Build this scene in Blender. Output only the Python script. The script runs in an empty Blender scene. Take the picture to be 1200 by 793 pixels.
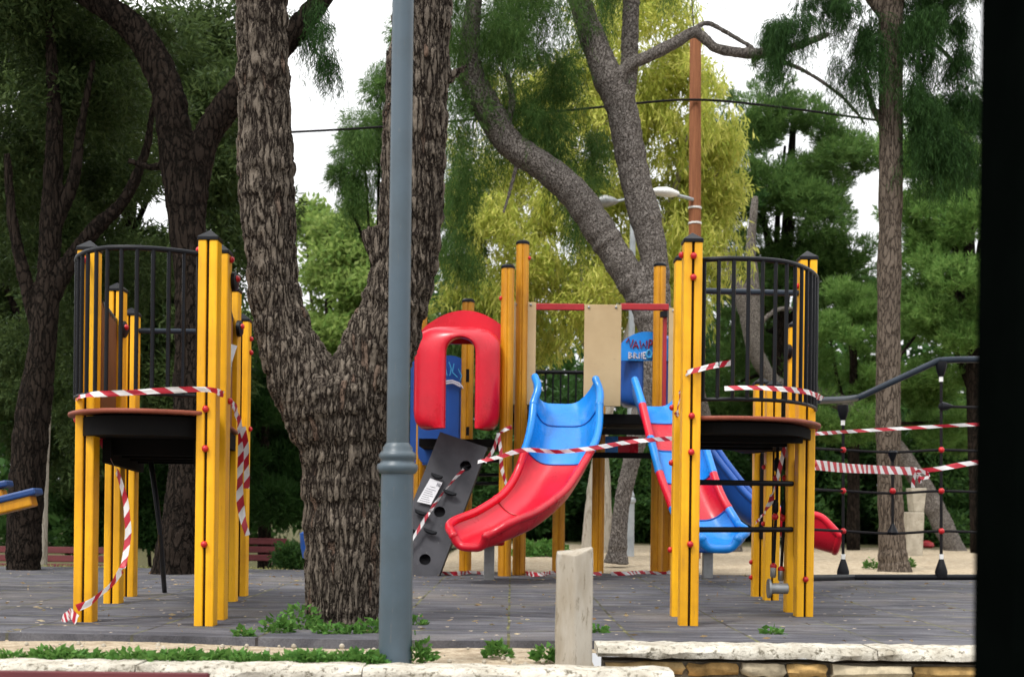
import bpy, bmesh, math, random
import numpy as np
from mathutils import Vector, Matrix
random.seed(7)
RNG = np.random.default_rng(11)
scn = bpy.context.scene
COL = scn.collection

# ------------------------------------------------------------------ camera
F = 1500.0      # focal length in photo pixels (photo 1200 wide)
HX, HY = 600.0, 597.0
ZC = 0.58
ROLL = 0.012
cr, sr = math.cos(ROLL), math.sin(ROLL)

def at(px, py, Y):
    """photo pixel at distance Y -> world point"""
    u, v = px - HX, HY - py
    return Vector(((u * cr - v * sr) * Y / F, Y, ZC + (u * sr + v * cr) * Y / F))

def gy(px, py, z=0.0):
    """distance at which pixel meets height z"""
    u, v = px - HX, HY - py
    return (z - ZC) * F / (u * sr + v * cr)

def gp(px, py, z=0.0):
    return at(px, py, gy(px, py, z))

cam_d = bpy.data.cameras.new('camera')
cam = bpy.data.objects.new('camera', cam_d)
COL.objects.link(cam)
cam.matrix_world = Matrix(((cr, -sr, 0, 0), (0, 0, -1, 0), (sr, cr, 0, ZC), (0, 0, 0, 1)))
cam_d.sensor_width = 36
cam_d.sensor_fit = 'HORIZONTAL'
cam_d.lens = 36 * F / 1200
cam_d.shift_y = (HY - 396.5) / 1200
cam_d.clip_end = 2000
cam_d.clip_start = 0.05
cam_d.dof.use_dof = True
cam_d.dof.focus_distance = 7.6
cam_d.dof.aperture_fstop = 3.6
scn.camera = cam

# ------------------------------------------------------------------ node helpers
def new_mat(name):
    m = bpy.data.materials.new(name)
    m.use_nodes = True
    nt = m.node_tree
    b = nt.nodes['Principled BSDF']
    return m, nt, b

def N(nt, typ, **kw):
    n = nt.nodes.new(typ)
    for k, v in kw.items():
        if k in n.inputs.keys() if hasattr(n.inputs, 'keys') else False:
            n.inputs[k].default_value = v
        else:
            setattr(n, k, v)
    return n

def L(nt, a, b):
    nt.links.new(a, b)

def coords(nt, scale=(1, 1, 1), kind='Object'):
    tc = N(nt, 'ShaderNodeTexCoord')
    mp = N(nt, 'ShaderNodeMapping')
    mp.inputs['Scale'].default_value = scale
    L(nt, tc.outputs[kind], mp.inputs['Vector'])
    return mp.outputs['Vector']

def noise(nt, vec, scale, detail=4, rough=.55, dist=0.0):
    n = N(nt, 'ShaderNodeTexNoise')
    n.inputs['Scale'].default_value = scale
    n.inputs['Detail'].default_value = detail
    n.inputs['Roughness'].default_value = rough
    n.inputs['Distortion'].default_value = dist
    if vec is not None:
        L(nt, vec, n.inputs['Vector'])
    return n.outputs['Fac']

def ramp(nt, fac, stops):
    r = N(nt, 'ShaderNodeValToRGB')
    els = r.color_ramp.elements
    while len(els) < len(stops):
        els.new(0.5)
    for e, (p, c) in zip(els, stops):
        e.position = p
        e.color = (c[0], c[1], c[2], 1) if not isinstance(c, (int, float)) else (c, c, c, 1)
    L(nt, fac, r.inputs['Fac'])
    return r.outputs['Color']

def mixc(nt, fac, a, b, mode='MIX'):
    m = N(nt, 'ShaderNodeMix', data_type='RGBA', blend_type=mode)
    for sock, val in ((m.inputs['Factor'], fac), (m.inputs['A'], a), (m.inputs['B'], b)):
        if hasattr(val, 'links') or isinstance(val, bpy.types.NodeSocket):
            L(nt, val, sock)
        elif isinstance(val, (int, float)):
            sock.default_value = val
        else:
            sock.default_value = (val[0], val[1], val[2], 1)
    # the RGBA sockets of the mix node
    return m.outputs['Result']

def mixrgb(nt, fac, a, b, mode='MIX'):
    m = N(nt, 'ShaderNodeMixRGB', blend_type=mode)
    for i, val in enumerate((fac, a, b)):
        sock = m.inputs[i]
        if isinstance(val, bpy.types.NodeSocket):
            L(nt, val, sock)
        elif isinstance(val, (int, float)):
            sock.default_value = val if i == 0 else (val, val, val, 1)
        else:
            sock.default_value = (val[0], val[1], val[2], 1)
    return m.outputs[0]

def math_(nt, op, a, b=None, c=None):
    m = N(nt, 'ShaderNodeMath', operation=op)
    for i, val in enumerate((a, b, c)):
        if val is None:
            continue
        if isinstance(val, bpy.types.NodeSocket):
            L(nt, val, m.inputs[i])
        else:
            m.inputs[i].default_value = val
    return m.outputs[0]

def bump(nt, b, h, strength=.4, dist=.01):
    bp = N(nt, 'ShaderNodeBump')
    bp.inputs['Strength'].default_value = strength
    bp.inputs['Distance'].default_value = dist
    L(nt, h, bp.inputs['Height'])
    L(nt, bp.outputs['Normal'], b.inputs['Normal'])

# ------------------------------------------------------------------ materials
M = {}
def simple(key, c1, c2=None, rough=.5, nscale=6, metal=0.0, bstr=.15, coat=0.0, stretch=(1, 1, 1), spot=None, bdist=.004, rvar=.12, wear=None, spec=None):
    m, nt, b = new_mat(key)
    v = coords(nt, stretch)
    n1 = noise(nt, v, nscale, 6, .6)
    c2 = c2 or tuple(x * .72 for x in c1)
    col = ramp(nt, n1, [(.3, c2), (.62, c1)])
    if spot:
        n3 = noise(nt, v, nscale * 5.3, 5, .7)
        col = mixrgb(nt, ramp(nt, n3, [(spot[1], 0.0), (spot[1] + .1, 1.0)]), col, spot[0])
    if wear:
        nb = noise(nt, coords(nt), 1.6, 5, .62)
        col = mixrgb(nt, 1.0, col, ramp(nt, nb, [(.32, (.70, .66, .60)), (.55, (1, 1, 1))]), 'MULTIPLY')
        ns_ = noise(nt, coords(nt, (26, 26, 2.2)), 5.0, 5, .7, .5)
        col = mixrgb(nt, math_(nt, 'MULTIPLY', ramp(nt, ns_, [(.63, 0.0), (.70, 1.0)]), .75), col, wear)
    L(nt, col, b.inputs['Base Color'])
    n2 = noise(nt, v, nscale * 9, 4, .6)
    rr = N(nt, 'ShaderNodeMapRange')
    rr.inputs['To Min'].default_value = max(.03, rough - rvar)
    rr.inputs['To Max'].default_value = min(1, rough + rvar)
    L(nt, n1, rr.inputs['Value'])
    L(nt, rr.outputs['Result'], b.inputs['Roughness'])
    b.inputs['Metallic'].default_value = metal
    b.inputs['Specular IOR Level'].default_value = spec if spec is not None else (.06 if rough >= .7 else .16 if rough > .45 or c1[0] < .03 and c1[2] < .06 else .38)
    if coat:
        b.inputs['Coat Weight'].default_value = coat
        b.inputs['Coat Roughness'].default_value = .15
    if bstr:
        bump(nt, b, n2, bstr, bdist)
    M[key] = m
    return m

simple('yellow_paint', (.84, .43, .004), (.70, .33, .004), .42, 3.5, stretch=(6, 6, .5), bstr=.12, spot=((.42, .20, .01), .66), wear=(.26, .15, .04))
simple('shaded_yellow', (.60, .275, .005), (.43, .17, .006), .42, 3.5, stretch=(6, 6, .5), bstr=.1, wear=(.16, .085, .02))  # yellow darkened in its colour for the shade on central posts and seesaw
simple('groove_dark', (.035, .018, .008), None, .8)
simple('black_metal', (.006, .0065, .009), (.004, .0045, .006), .42, 9, bstr=.08)
simple('blue_grey_rail', (.02, .028, .04), None, .35, 9, bstr=.06)
simple('dark_beam', (.006, .0055, .0055), (.004, .004, .004), .8, 5)
simple('red_cap', (.50, .012, .016), (.36, .01, .013), .3, 20, bstr=0)
simple('red_plastic', (.60, .004, .022), (.48, .003, .017), .3, 2.2, bstr=.03, coat=.1, spot=((.62, .06, .075), .66), rvar=.16, wear=(.5, .07, .07))
simple('blue_plastic', (.004, .22, .68), (.004, .17, .56), .28, 2.2, bstr=.03, coat=.1, spot=((.05, .24, .62), .70), wear=(.07, .27, .6))
simple('navy_plastic', (.012, .085, .36), (.010, .06, .27), .36, 2.2, bstr=.03, coat=.15)
simple('red_beam', (.36, .014, .02), None, .4, 6)
simple('beige_panel', (.44, .33, .19), (.38, .28, .155), .6, 3, spot=((.36, .27, .16), .62), bstr=.1)
simple('brown_panel', (.20, .075, .03), (.14, .05, .022), .5, 3, bstr=.1)
simple('deck_edge', (.26, .075, .045), (.17, .045, .03), .5, 8)
simple('grey_panel', (.062, .062, .07), (.034, .034, .039), .55, 3, spot=((.12, .12, .125), .62), bstr=.2)
simple('lamp_paint', (.066, .094, .118), (.052, .078, .10), .40, 2.2, bstr=.05, stretch=(1, 1, .5), spot=((.10, .115, .125), .64), rvar=.06, wear=(.095, .10, .10))
simple('pale_metal', (.40, .43, .45), (.28, .31, .33), .45, 6, metal=.3)
simple('zinc', (.30, .31, .31), (.2, .2, .2), .45, 12, metal=.6)
simple('white_plastic', (.78, .78, .76), (.62, .62, .6), .35, 8)
simple('pole_wood', (.30, .125, .062), (.19, .075, .04), .75, 5, stretch=(8, 8, .35), bstr=.5, spot=((.10, .045, .028), .60))
simple('maroon_wood', (.115, .026, .028), (.07, .017, .02), .5, 4, stretch=(.6, 6, 6), bstr=.25)
simple('rope', (.018, .017, .018), None, .85, 60, bstr=.5)
simple('concrete', (.40, .36, .29), (.25, .22, .17), .9, 7, bstr=.5, spot=((.19, .165, .12), .58), bdist=.006)
simple('concrete_post', (.36, .33, .28), (.24, .20, .145), .9, 4, bstr=.45, stretch=(3, 3, .6), spot=((.17, .14, .095), .57), bdist=.005)
simple('white_coping', (.52, .49, .42), (.28, .25, .195), .9, 7, bstr=.9, spot=((.13, .115, .085), .53), bdist=.012)
simple('mortar', (.22, .19, .145), (.10, .085, .065), .95, 9, bstr=.8, bdist=.015)
simple('gate_black', (.0012, .0018, .0015), None, .9, 9, bstr=.05)
M['gate_black'].node_tree.nodes['Principled BSDF'].inputs['Specular IOR Level'].default_value = 0
simple('dark_panel', (.02, .02, .024), None, .5, 4)
simple('seat_blue', (.012, .05, .18), None, .4, 4)
simple('pavement_grey', (.22, .20, .18), (.15, .14, .125), .9, 4, bstr=.4)
simple('paper_grey', (.62, .62, .64), (.55, .55, .58), .7, 4, bstr=.05)
simple('print_grey', (.16, .16, .18), None, .8, 40, bstr=0)
simple('graffiti_red', (.22, .02, .05), None, .6, 8, bstr=0)
simple('graffiti_white', (.62, .62, .70), None, .6, 8, bstr=0)
simple('graffiti_cyan', (.07, .34, .62), None, .6, 8, bstr=0)

# stone with a colour of its own for each block
def stone_mat():
    m, nt, b = new_mat('wall_stone')
    geo = N(nt, 'ShaderNodeNewGeometry')
    base = ramp(nt, geo.outputs['Random Per Island'], [(0, (.42, .25, .10)), (.3, (.46, .32, .14)), (.5, (.38, .33, .25)), (.75, (.46, .41, .31)), (1, (.34, .26, .16))])
    v = coords(nt)
    n = noise(nt, v, 11, 7, .65)
    col = mixrgb(nt, 1.0, base, ramp(nt, n, [(.28, (.35, .33, .30)), (.6, (1.15, 1.1, 1.0))]), 'MULTIPLY')
    L(nt, col, b.inputs['Base Color'])
    b.inputs['Roughness'].default_value = .9
    b.inputs['Specular IOR Level'].default_value = .08
    bump(nt, b, noise(nt, v, 30, 6, .65), .7, .012)
    M['wall_stone'] = m
stone_mat()

def tape_mat():
    m, nt, b = new_mat('caution_tape')
    tc = N(nt, 'ShaderNodeTexCoord')
    sx = N(nt, 'ShaderNodeSeparateXYZ')
    L(nt, tc.outputs['UV'], sx.inputs[0])
    d = math_(nt, 'ADD', sx.outputs[0], math_(nt, 'MULTIPLY', sx.outputs[1], .35))
    fr = math_(nt, 'FRACT', d)
    st = math_(nt, 'GREATER_THAN', fr, .5)
    n = noise(nt, coords(nt), 12, 5, .6)
    white = ramp(nt, n, [(.3, (.62, .60, .60)), (.6, (.78, .77, .77))])
    red = ramp(nt, n, [(.3, (.36, .012, .03)), (.6, (.5, .02, .04))])
    col = mixrgb(nt, st, white, red)
    L(nt, col, b.inputs['Base Color'])
    b.inputs['Roughness'].default_value = .38
    tr = N(nt, 'ShaderNodeBsdfTranslucent')
    L(nt, col, tr.inputs['Color'])
    mx = N(nt, 'ShaderNodeMixShader')
    mx.inputs[0].default_value = .25
    L(nt, b.outputs[0], mx.inputs[1]); L(nt, tr.outputs[0], mx.inputs[2])
    L(nt, mx.outputs[0], nt.nodes['Material Output'].inputs['Surface'])
    M['caution_tape'] = m
tape_mat()

def bark_mat(key, plate, plate2, furrow, sc=17, zs=.33, depth=.014, lo=.02, hi=.2, spot=None, warp=.16):
    m, nt, b = new_mat(key)
    v = coords(nt, (1, 1, zs))
    nz = N(nt, 'ShaderNodeTexNoise')
    nz.inputs['Scale'].default_value = 9.0
    nz.inputs['Detail'].default_value = 6
    nz.inputs['Roughness'].default_value = .62
    L(nt, v, nz.inputs['Vector'])
    sub = N(nt, 'ShaderNodeVectorMath', operation='MULTIPLY_ADD')
    L(nt, nz.outputs['Color'], sub.inputs[0])
    sub.inputs[1].default_value = (warp, warp, warp)
    nz2 = N(nt, 'ShaderNodeTexNoise')
    nz2.inputs['Scale'].default_value = 1.7
    nz2.inputs['Detail'].default_value = 2
    L(nt, v, nz2.inputs['Vector'])
    sub0 = N(nt, 'ShaderNodeVectorMath', operation='MULTIPLY_ADD')
    L(nt, nz2.outputs['Color'], sub0.inputs[0])
    sub0.inputs[1].default_value = (.42, .42, .42)
    L(nt, v, sub0.inputs[2])
    L(nt, sub0.outputs[0], sub.inputs[2])
    vo = N(nt, 'ShaderNodeTexVoronoi', feature='DISTANCE_TO_EDGE')
    vo.inputs['Scale'].default_value = sc
    L(nt, sub.outputs[0], vo.inputs['Vector'])
    vc = N(nt, 'ShaderNodeTexVoronoi', feature='F1')
    vc.inputs['Scale'].default_value = sc
    L(nt, sub.outputs[0], vc.inputs['Vector'])
    mr = N(nt, 'ShaderNodeMapRange', interpolation_type='SMOOTHSTEP')
    mr.inputs['From Min'].default_value = lo
    mr.inputs['From Max'].default_value = hi
    L(nt, vo.outputs['Distance'], mr.inputs['Value'])
    fine = noise(nt, coords(nt, (1, 1, .4)), 55, 6, .7)
    big = noise(nt, coords(nt, (1, 1, .5)), 3.0, 3, .5)
    pc = mixrgb(nt, ramp(nt, fine, [(.34, 0.0), (.66, 1.0)]), plate2, plate)
    sepc = N(nt, 'ShaderNodeSeparateColor')
    L(nt, vc.outputs['Color'], sepc.inputs[0])
    pc = mixrgb(nt, math_(nt, 'MULTIPLY', sepc.outputs[0], .55), pc, plate2)
    if spot:
        pc = mixrgb(nt, math_(nt, 'MULTIPLY', math_(nt, 'GREATER_THAN', sepc.outputs[1], .965), .7), pc, spot)
    pc = mixrgb(nt, ramp(nt, big, [(.35, 0.0), (.7, .5)]), pc, tuple(x * .6 for x in plate))
    col = mixrgb(nt, mr.outputs['Result'], furrow, pc)
    L(nt, col, b.inputs['Base Color'])
    b.inputs['Roughness'].default_value = .93
    b.inputs['Specular IOR Level'].default_value = .05
    flake = noise(nt, coords(nt, (1, 1, .3)), 26, 5, .7)
    h = math_(nt, 'ADD', math_(nt, 'MULTIPLY', mr.outputs['Result'], .55), math_(nt, 'ADD', math_(nt, 'MULTIPLY', fine, .35), math_(nt, 'MULTIPLY', flake, .6)))
    h = math_(nt, 'ADD', h, math_(nt, 'MULTIPLY', sepc.outputs[2], .18))
    dn = N(nt, 'ShaderNodeDisplacement')
    dn.inputs['Scale'].default_value = depth
    dn.inputs['Midlevel'].default_value = .9
    L(nt, h, dn.inputs['Height'])
    L(nt, dn.outputs[0], nt.nodes['Material Output'].inputs['Displacement'])
    m.displacement_method = 'BOTH'
    M[key] = m
bark_mat('pine_bark', (.215, .180, .145), (.080, .066, .052), (.016, .012, .010), 29, .20, .023, .01, .25, spot=(.14, .085, .06))
bark_mat('dark_bark', (.036, .027, .021), (.019, .014, .011), (.006, .005, .004), 20, .33, .016, .0, .18)
bark_mat('grey_bark', (.30, .27, .245), (.135, .12, .108), (.04, .033, .028), 34, .7, .012, .0, .15)
bark_mat('brown_bark', (.185, .15, .118), (.088, .069, .054), (.035, .027, .021), 26, .22, .010, .0, .15, warp=.14)
bark_mat('pale_bark', (.42, .38, .32), (.30, .27, .22), (.22, .19, .15), 7, .25, .004, .0, .06)

def leaf_mat(key, a, b_, c, nscale=.9, trans=.35, rough=.5):
    m, nt, b = new_mat(key)
    geo = N(nt, 'ShaderNodeNewGeometry')
    v = coords(nt)
    n = noise(nt, v, nscale, 3, .6)
    f = math_(nt, 'ADD', math_(nt, 'MULTIPLY', geo.outputs['Random Per Island'], .5), math_(nt, 'MULTIPLY', n, .5))
    col = ramp(nt, f, [(.25, a), (.5, b_), (.78, c)])
    L(nt, col, b.inputs['Base Color'])
    b.inputs['Roughness'].default_value = rough
    b.inputs['Specular IOR Level'].default_value = .06
    tr = N(nt, 'ShaderNodeBsdfTranslucent')
    L(nt, mixrgb(nt, .5, col, (c[0] * 1.2, c[1] * 1.2, c[2])), tr.inputs['Color'])
    mx = N(nt, 'ShaderNodeMixShader')
    mx.inputs[0].default_value = trans
    L(nt, b.outputs[0], mx.inputs[1]); L(nt, tr.outputs[0], mx.inputs[2])
    L(nt, mx.outputs[0], nt.nodes['Material Output'].inputs['Surface'])
    M[key] = m
leaf_mat('pine_needles', (.032, .075, .020), (.064, .135, .034), (.13, .215, .062), .8, .4)
leaf_mat('bright_needles', (.055, .13, .028), (.11, .22, .05), (.21, .33, .10), .8, .45)
leaf_mat('dark_needles', (.012, .034, .010), (.028, .068, .018), (.05, .11, .03))
leaf_mat('olive_leaves', (.022, .040, .013), (.042, .070, .023), (.088, .125, .042))
leaf_mat('yellow_leaves', (.17, .24, .032), (.37, .42, .075), (.66, .63, .19), 1.6, .5)
leaf_mat('light_leaves', (.09, .17, .035), (.16, .25, .06), (.26, .33, .10), .9, .5)
leaf_mat('shrub_leaves', (.02, .05, .015), (.035, .085, .022), (.07, .14, .035))
leaf_mat('weed_leaves', (.045, .13, .025), (.08, .19, .04), (.13, .24, .06), 3, .35)
leaf_mat('fallen_leaves', (.16, .09, .04), (.28, .20, .10), (.42, .36, .24), 3, .1)
leaf_mat('dry_grass', (.14, .15, .05), (.22, .22, .09), (.30, .28, .13), 3, .3)

def mat_floor():
    m, nt, b = new_mat('rubber_tiles')
    tc = N(nt, 'ShaderNodeTexCoord')
    v = coords(nt)
    nz = N(nt, 'ShaderNodeTexNoise')
    nz.inputs['Scale'].default_value = 2.5
    nz.inputs['Detail'].default_value = 4
    L(nt, v, nz.inputs['Vector'])
    ma = N(nt, 'ShaderNodeVectorMath', operation='MULTIPLY_ADD')
    L(nt, nz.outputs['Color'], ma.inputs[0])
    ma.inputs[1].default_value = (.02, .03, 0)
    L(nt, v, ma.inputs[2])
    s = N(nt, 'ShaderNodeSeparateXYZ')
    L(nt, ma.outputs[0], s.inputs[0])
    def seam(o, size, w):
        fr = math_(nt, 'FRACT', math_(nt, 'DIVIDE', o, size))
        d = math_(nt, 'ABSOLUTE', math_(nt, 'SUBTRACT', fr, .5))
        return math_(nt, 'GREATER_THAN', d, .5 - w / size)
    sx = seam(s.outputs[0], .56, .007)
    sy = seam(s.outputs[1], .56, .011)
    sm = math_(nt, 'MAXIMUM', sx, sy)
    gap = noise(nt, v, 3.2, 3, .6)
    sm = math_(nt, 'MULTIPLY', sm, ramp(nt, gap, [(.32, .25), (.52, 1.0)]))
    streak = noise(nt, coords(nt, (1.0, 3.4, 1)), 2.1, 6, .66, .8)
    grain = noise(nt, v, 130, 3, .8)
    big = noise(nt, v, .8, 4, .6)
    col = ramp(nt, streak, [(.28, (.034, .034, .039)), (.5, (.078, .077, .087)), (.72, (.15, .147, .158))])
    col = mixrgb(nt, ramp(nt, big, [(.5, 0.0), (.72, .55)]), col, (.19, .165, .14))
    col = mixrgb(nt, 1.0, col, ramp(nt, grain, [(.3, (.7, .7, .7)), (.7, (1.25, 1.25, 1.25))]), 'MULTIPLY')
    seamc = ramp(nt, noise(nt, v, 5, 3, .6), [(.4, (.035, .03, .028)), (.6, (.13, .13, .05)), (.7, (.24, .19, .12))])
    col = mixrgb(nt, sm, col, seamc)
    # dusty crumbs lying about
    vo = N(nt, 'ShaderNodeTexVoronoi', feature='F1')
    vo.inputs['Scale'].default_value = 16
    L(nt, v, vo.inputs['Vector'])
    sp = N(nt, 'ShaderNodeSeparateColor')
    L(nt, vo.outputs['Color'], sp.inputs[0])
    crumb = math_(nt, 'MULTIPLY', math_(nt, 'LESS_THAN', vo.outputs['Distance'], .16), math_(nt, 'GREATER_THAN', sp.outputs[0], .93))
    col = mixrgb(nt, crumb, col, (.55, .45, .33))
    L(nt, col, b.inputs['Base Color'])
    b.inputs['Roughness'].default_value = .85
    b.inputs['Specular IOR Level'].default_value = .12
    h = math_(nt, 'SUBTRACT', math_(nt, 'ADD', math_(nt, 'MULTIPLY', streak, 1.4), math_(nt, 'MULTIPLY', grain, .25)), math_(nt, 'MULTIPLY', sm, .7))
    bump(nt, b, h, .55, .012)
    M['rubber_tiles'] = m
mat_floor()

def mat_ground():
    m, nt, b = new_mat('sandy_ground')
    v = coords(nt)
    n1 = noise(nt, v, .9, 6, .6)
    n2 = noise(nt, v, 18, 6, .7)
    n3 = noise(nt, v, 70, 4, .8)
    sand = ramp(nt, n2, [(.3, (.24, .18, .115)), (.55, (.43, .355, .255)), (.75, (.60, .52, .40))])
    litter = ramp(nt, n2, [(.3, (.04, .032, .02)), (.55, (.085, .08, .04)), (.75, (.07, .11, .03))])
    s = N(nt, 'ShaderNodeSeparateXYZ')
    L(nt, v, s.inputs[0])
    # left and far parts are leaf litter and moss, the right is pale gravel
    side = N(nt, 'ShaderNodeMapRange', interpolation_type='SMOOTHSTEP')
    side.inputs['From Min'].default_value = -.6
    side.inputs['From Max'].default_value = -2.4
    L(nt, math_(nt, 'ADD', s.outputs[0], math_(nt, 'MULTIPLY', n1, 1.6)), side.inputs['Value'])
    dep = N(nt, 'ShaderNodeMapRange', interpolation_type='SMOOTHSTEP')
    dep.inputs['From Min'].default_value = 8.0
    dep.inputs['From Max'].default_value = 10.0
    L(nt, s.outputs[1], dep.inputs['Value'])
    far = N(nt, 'ShaderNodeMapRange', interpolation_type='SMOOTHSTEP')
    far.inputs['From Min'].default_value = 23.0
    far.inputs['From Max'].default_value = 26.0
    L(nt, math_(nt, 'ADD', s.outputs[1], math_(nt, 'MULTIPLY', n1, 3)), far.inputs['Value'])
    f = math_(nt, 'MAXIMUM', math_(nt, 'MULTIPLY', side.outputs[0], dep.outputs[0]), far.outputs[0])
    col = mixrgb(nt, f, sand, litter)
    col = mixrgb(nt, 1.0, col, ramp(nt, n3, [(.3, (.7, .7, .7)), (.7, (1.2, 1.2, 1.2))]), 'MULTIPLY')
    L(nt, col, b.inputs['Base Color'])
    b.inputs['Roughness'].default_value = .95
    b.inputs['Specular IOR Level'].default_value = .05
    bump(nt, b, math_(nt, 'ADD', n2, math_(nt, 'MULTIPLY', n3, .5)), .8, .02)
    M['sandy_ground'] = m
mat_ground()

# ------------------------------------------------------------------ object helpers
ORG = {}
def tag(o, label=None, cat=None, group=None, kind=None):
    if label: o['label'] = label
    if cat: o['category'] = cat
    if group: o['group'] = group
    if kind: o['kind'] = kind
    return o

def empty(name, loc, label, cat, group=None):
    o = bpy.data.objects.new(name, None)
    o.empty_display_size = .1
    COL.objects.link(o)
    o.location = loc
    ORG[o.name] = Vector(loc)
    return tag(o, label, cat, group)

def link_mesh(name, me, mat, parent=None, origin=None, smooth=True, bevel=0, autosmooth=None):
    o = bpy.data.objects.new(name, me)
    COL.objects.link(o)
    if parent is not None:
        o.parent = parent
        ORG[o.name] = ORG[parent.name].copy()
    else:
        ORG[o.name] = Vector(origin or (0, 0, 0))
        o.location = ORG[o.name]
    if mat is not None:
        mats = mat if isinstance(mat, list) else [mat]
        for k in mats:
            me.materials.append(M[k])
    if smooth:
        me.polygons.foreach_set('use_smooth', [True] * len(me.polygons))
        if autosmooth is not None:
            me.set_sharp_from_angle(angle=autosmooth)
    if bevel:
        bv = o.modifiers.new('bevel', 'BEVEL')
        bv.width = bevel
        bv.segments = 2
        bv.limit_method = 'ANGLE'
        bv.angle_limit = math.radians(40)
    return o

class MB:
    def __init__(s):
        s.v = []; s.f = []; s.mi = []
    def add(s, verts, faces, mi=0):
        o = len(s.v)
        s.v += [Vector(p) for p in verts]
        s.f += [tuple(i + o for i in f) for f in faces]
        s.mi += [mi] * len(faces)
        return s
    def box(s, c, size, rot=None, mi=0):
        hx, hy, hz = (x / 2 for x in size)
        vs = [Vector((x, y, z)) for z in (-hz, hz) for y in (-hy, hy) for x in (-hx, hx)]
        if rot is not None: vs = [rot @ p for p in vs]
        c = Vector(c)
        return s.add([p + c for p in vs], [(0, 2, 3, 1), (4, 5, 7, 6), (0, 1, 5, 4), (2, 6, 7, 3), (0, 4, 6, 2), (1, 3, 7, 5)], mi)
    def plate(s, p0, p1, z0, z1, th, mi=0):
        """upright board from p0 to p1 (plan), z0..z1"""
        a, b_ = Vector(p0), Vector(p1)
        d = (b_ - a).xy.to_3d(); ln = d.length
        rot = Matrix.Rotation(math.atan2(d.y, d.x), 3, 'Z')
        return s.box(((a.x + b_.x) / 2, (a.y + b_.y) / 2, (z0 + z1) / 2), (ln, th, z1 - z0), rot, mi)
    def tube(s, pts, r, n=10, cap=True, mi=0):
        pts = [Vector(p) for p in pts]
        rs = r if isinstance(r, (list, tuple)) else [r] * len(pts)
        rings = []; up = None
        for i, p in enumerate(pts):
            if i == 0: t = pts[1] - p
            elif i == len(pts) - 1: t = p - pts[i - 1]
            else: t = (pts[i + 1] - p).normalized() + (p - pts[i - 1]).normalized()
            t.normalize()
            if up is None:
                ref = Vector((0, 1, 0)) if abs(t.y) < .9 else Vector((1, 0, 0))
                up = (ref - t * ref.dot(t)).normalized()
            else:
                up = (up - t * up.dot(t)).normalized()
            sd = t.cross(up)
            rings.append([p + (up * math.cos(a) + sd * math.sin(a)) * rs[i] for a in (2 * math.pi * k / n for k in range(n))])
        o = len(s.v)
        fs = []
        for i in range(len(pts) - 1):
            for k in range(n):
                k2 = (k + 1) % n
                fs.append((i * n + k, i * n + k2, (i + 1) * n + k2, (i + 1) * n + k))
        if cap:
            fs.append(tuple(reversed(range(n))))
            fs.append(tuple((len(pts) - 1) * n + k for k in range(n)))
        return s.add([p for rg in rings for p in rg], [tuple(f) for f in fs], mi)
    def lathe(s, c, prof, n=20, axis='Z', mi=0, rfun=None):
        c = Vector(c)
        vs = []
        for (r, z) in prof:
            for k in range(n):
                a = 2 * math.pi * k / n
                rr = r * (rfun(a) if rfun else 1)
                p = (rr * math.cos(a), rr * math.sin(a), z)
                if axis == 'Y': p = (p[0], -z, p[1])
                if axis == 'X': p = (z, p[0], p[1])
                vs.append(c + Vector(p))
        fs = []
        for i in range(len(prof) - 1):
            for k in range(n):
                k2 = (k + 1) % n
                fs.append((i * n + k, i * n + k2, (i + 1) * n + k2, (i + 1) * n + k))
        fs.append(tuple(reversed(range(n))))
        fs.append(tuple((len(prof) - 1) * n + k for k in range(n)))
        return s.add(vs, fs, mi)
    def ball(s, c, r, n=10, mi=0, sq=(1, 1, 1)):
        vs = []; m = n // 2 + 1
        prof = [(max(1e-4, r * math.sin(math.pi * i / m)), -r * math.cos(math.pi * i / m)) for i in range(m + 1)]
        return s.lathe(c, prof, n, mi=mi)
    def prism(s, outline, fr, th, mi=0):
        """outline (a,b) list extruded; fr(a,b,t)->world"""
        n = len(outline)
        vs = [fr(a, b, 0) for a, b in outline] + [fr(a, b, th) for a, b in outline]
        fs = [tuple(range(n)), tuple(reversed(range(n, 2 * n)))]
        for k in range(n):
            k2 = (k + 1) % n
            fs.append((k, n + k, n + k2, k2))
        return s.add(vs, fs, mi)
    def build(s, name, mat, parent=None, origin=None, smooth=True, bevel=0, sharp=35):
        org = ORG[parent.name] if parent is not None else Vector(origin or (0, 0, 0))
        me = bpy.data.meshes.new(name)
        me.from_pydata([p - org for p in s.v], [], s.f)
        bm = bmesh.new(); bm.from_mesh(me)
        bmesh.ops.recalc_face_normals(bm, faces=bm.faces)
        bm.to_mesh(me); bm.free()
        me.polygons.foreach_set('material_index', s.mi)
        return link_mesh(name, me, mat, parent, origin, smooth, bevel, math.radians(sharp))

def spline(pts, n=8):
    """Catmull-Rom through Vectors of any size"""
    P = [np.array(p, float) for p in pts]
    P = [2 * P[0] - P[1]] + P + [2 * P[-1] - P[-2]]
    out = []
    for i in range(1, len(P) - 2):
        for k in range(n):
            t = k / n
            a, b_, c, d = P[i - 1], P[i], P[i + 1], P[i + 2]
            out.append(.5 * ((2 * b_) + (-a + c) * t + (2 * a - 5 * b_ + 4 * c - d) * t * t + (-a + 3 * b_ - 3 * c + d) * t ** 3))
    out.append(P[-2])
    return out

# ------------------------------------------------------------------ ground
def gz(x, y):
    """the land drops to the left behind the play floor"""
    def ss(a, b, t):
        t = min(1, max(0, (t - a) / (b - a))); return t * t * (3 - 2 * t)
    return -.03 - .80 * ss(12.4, 16.2, y) * ss(-.6, -2.2, x) + .0 * x

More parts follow.
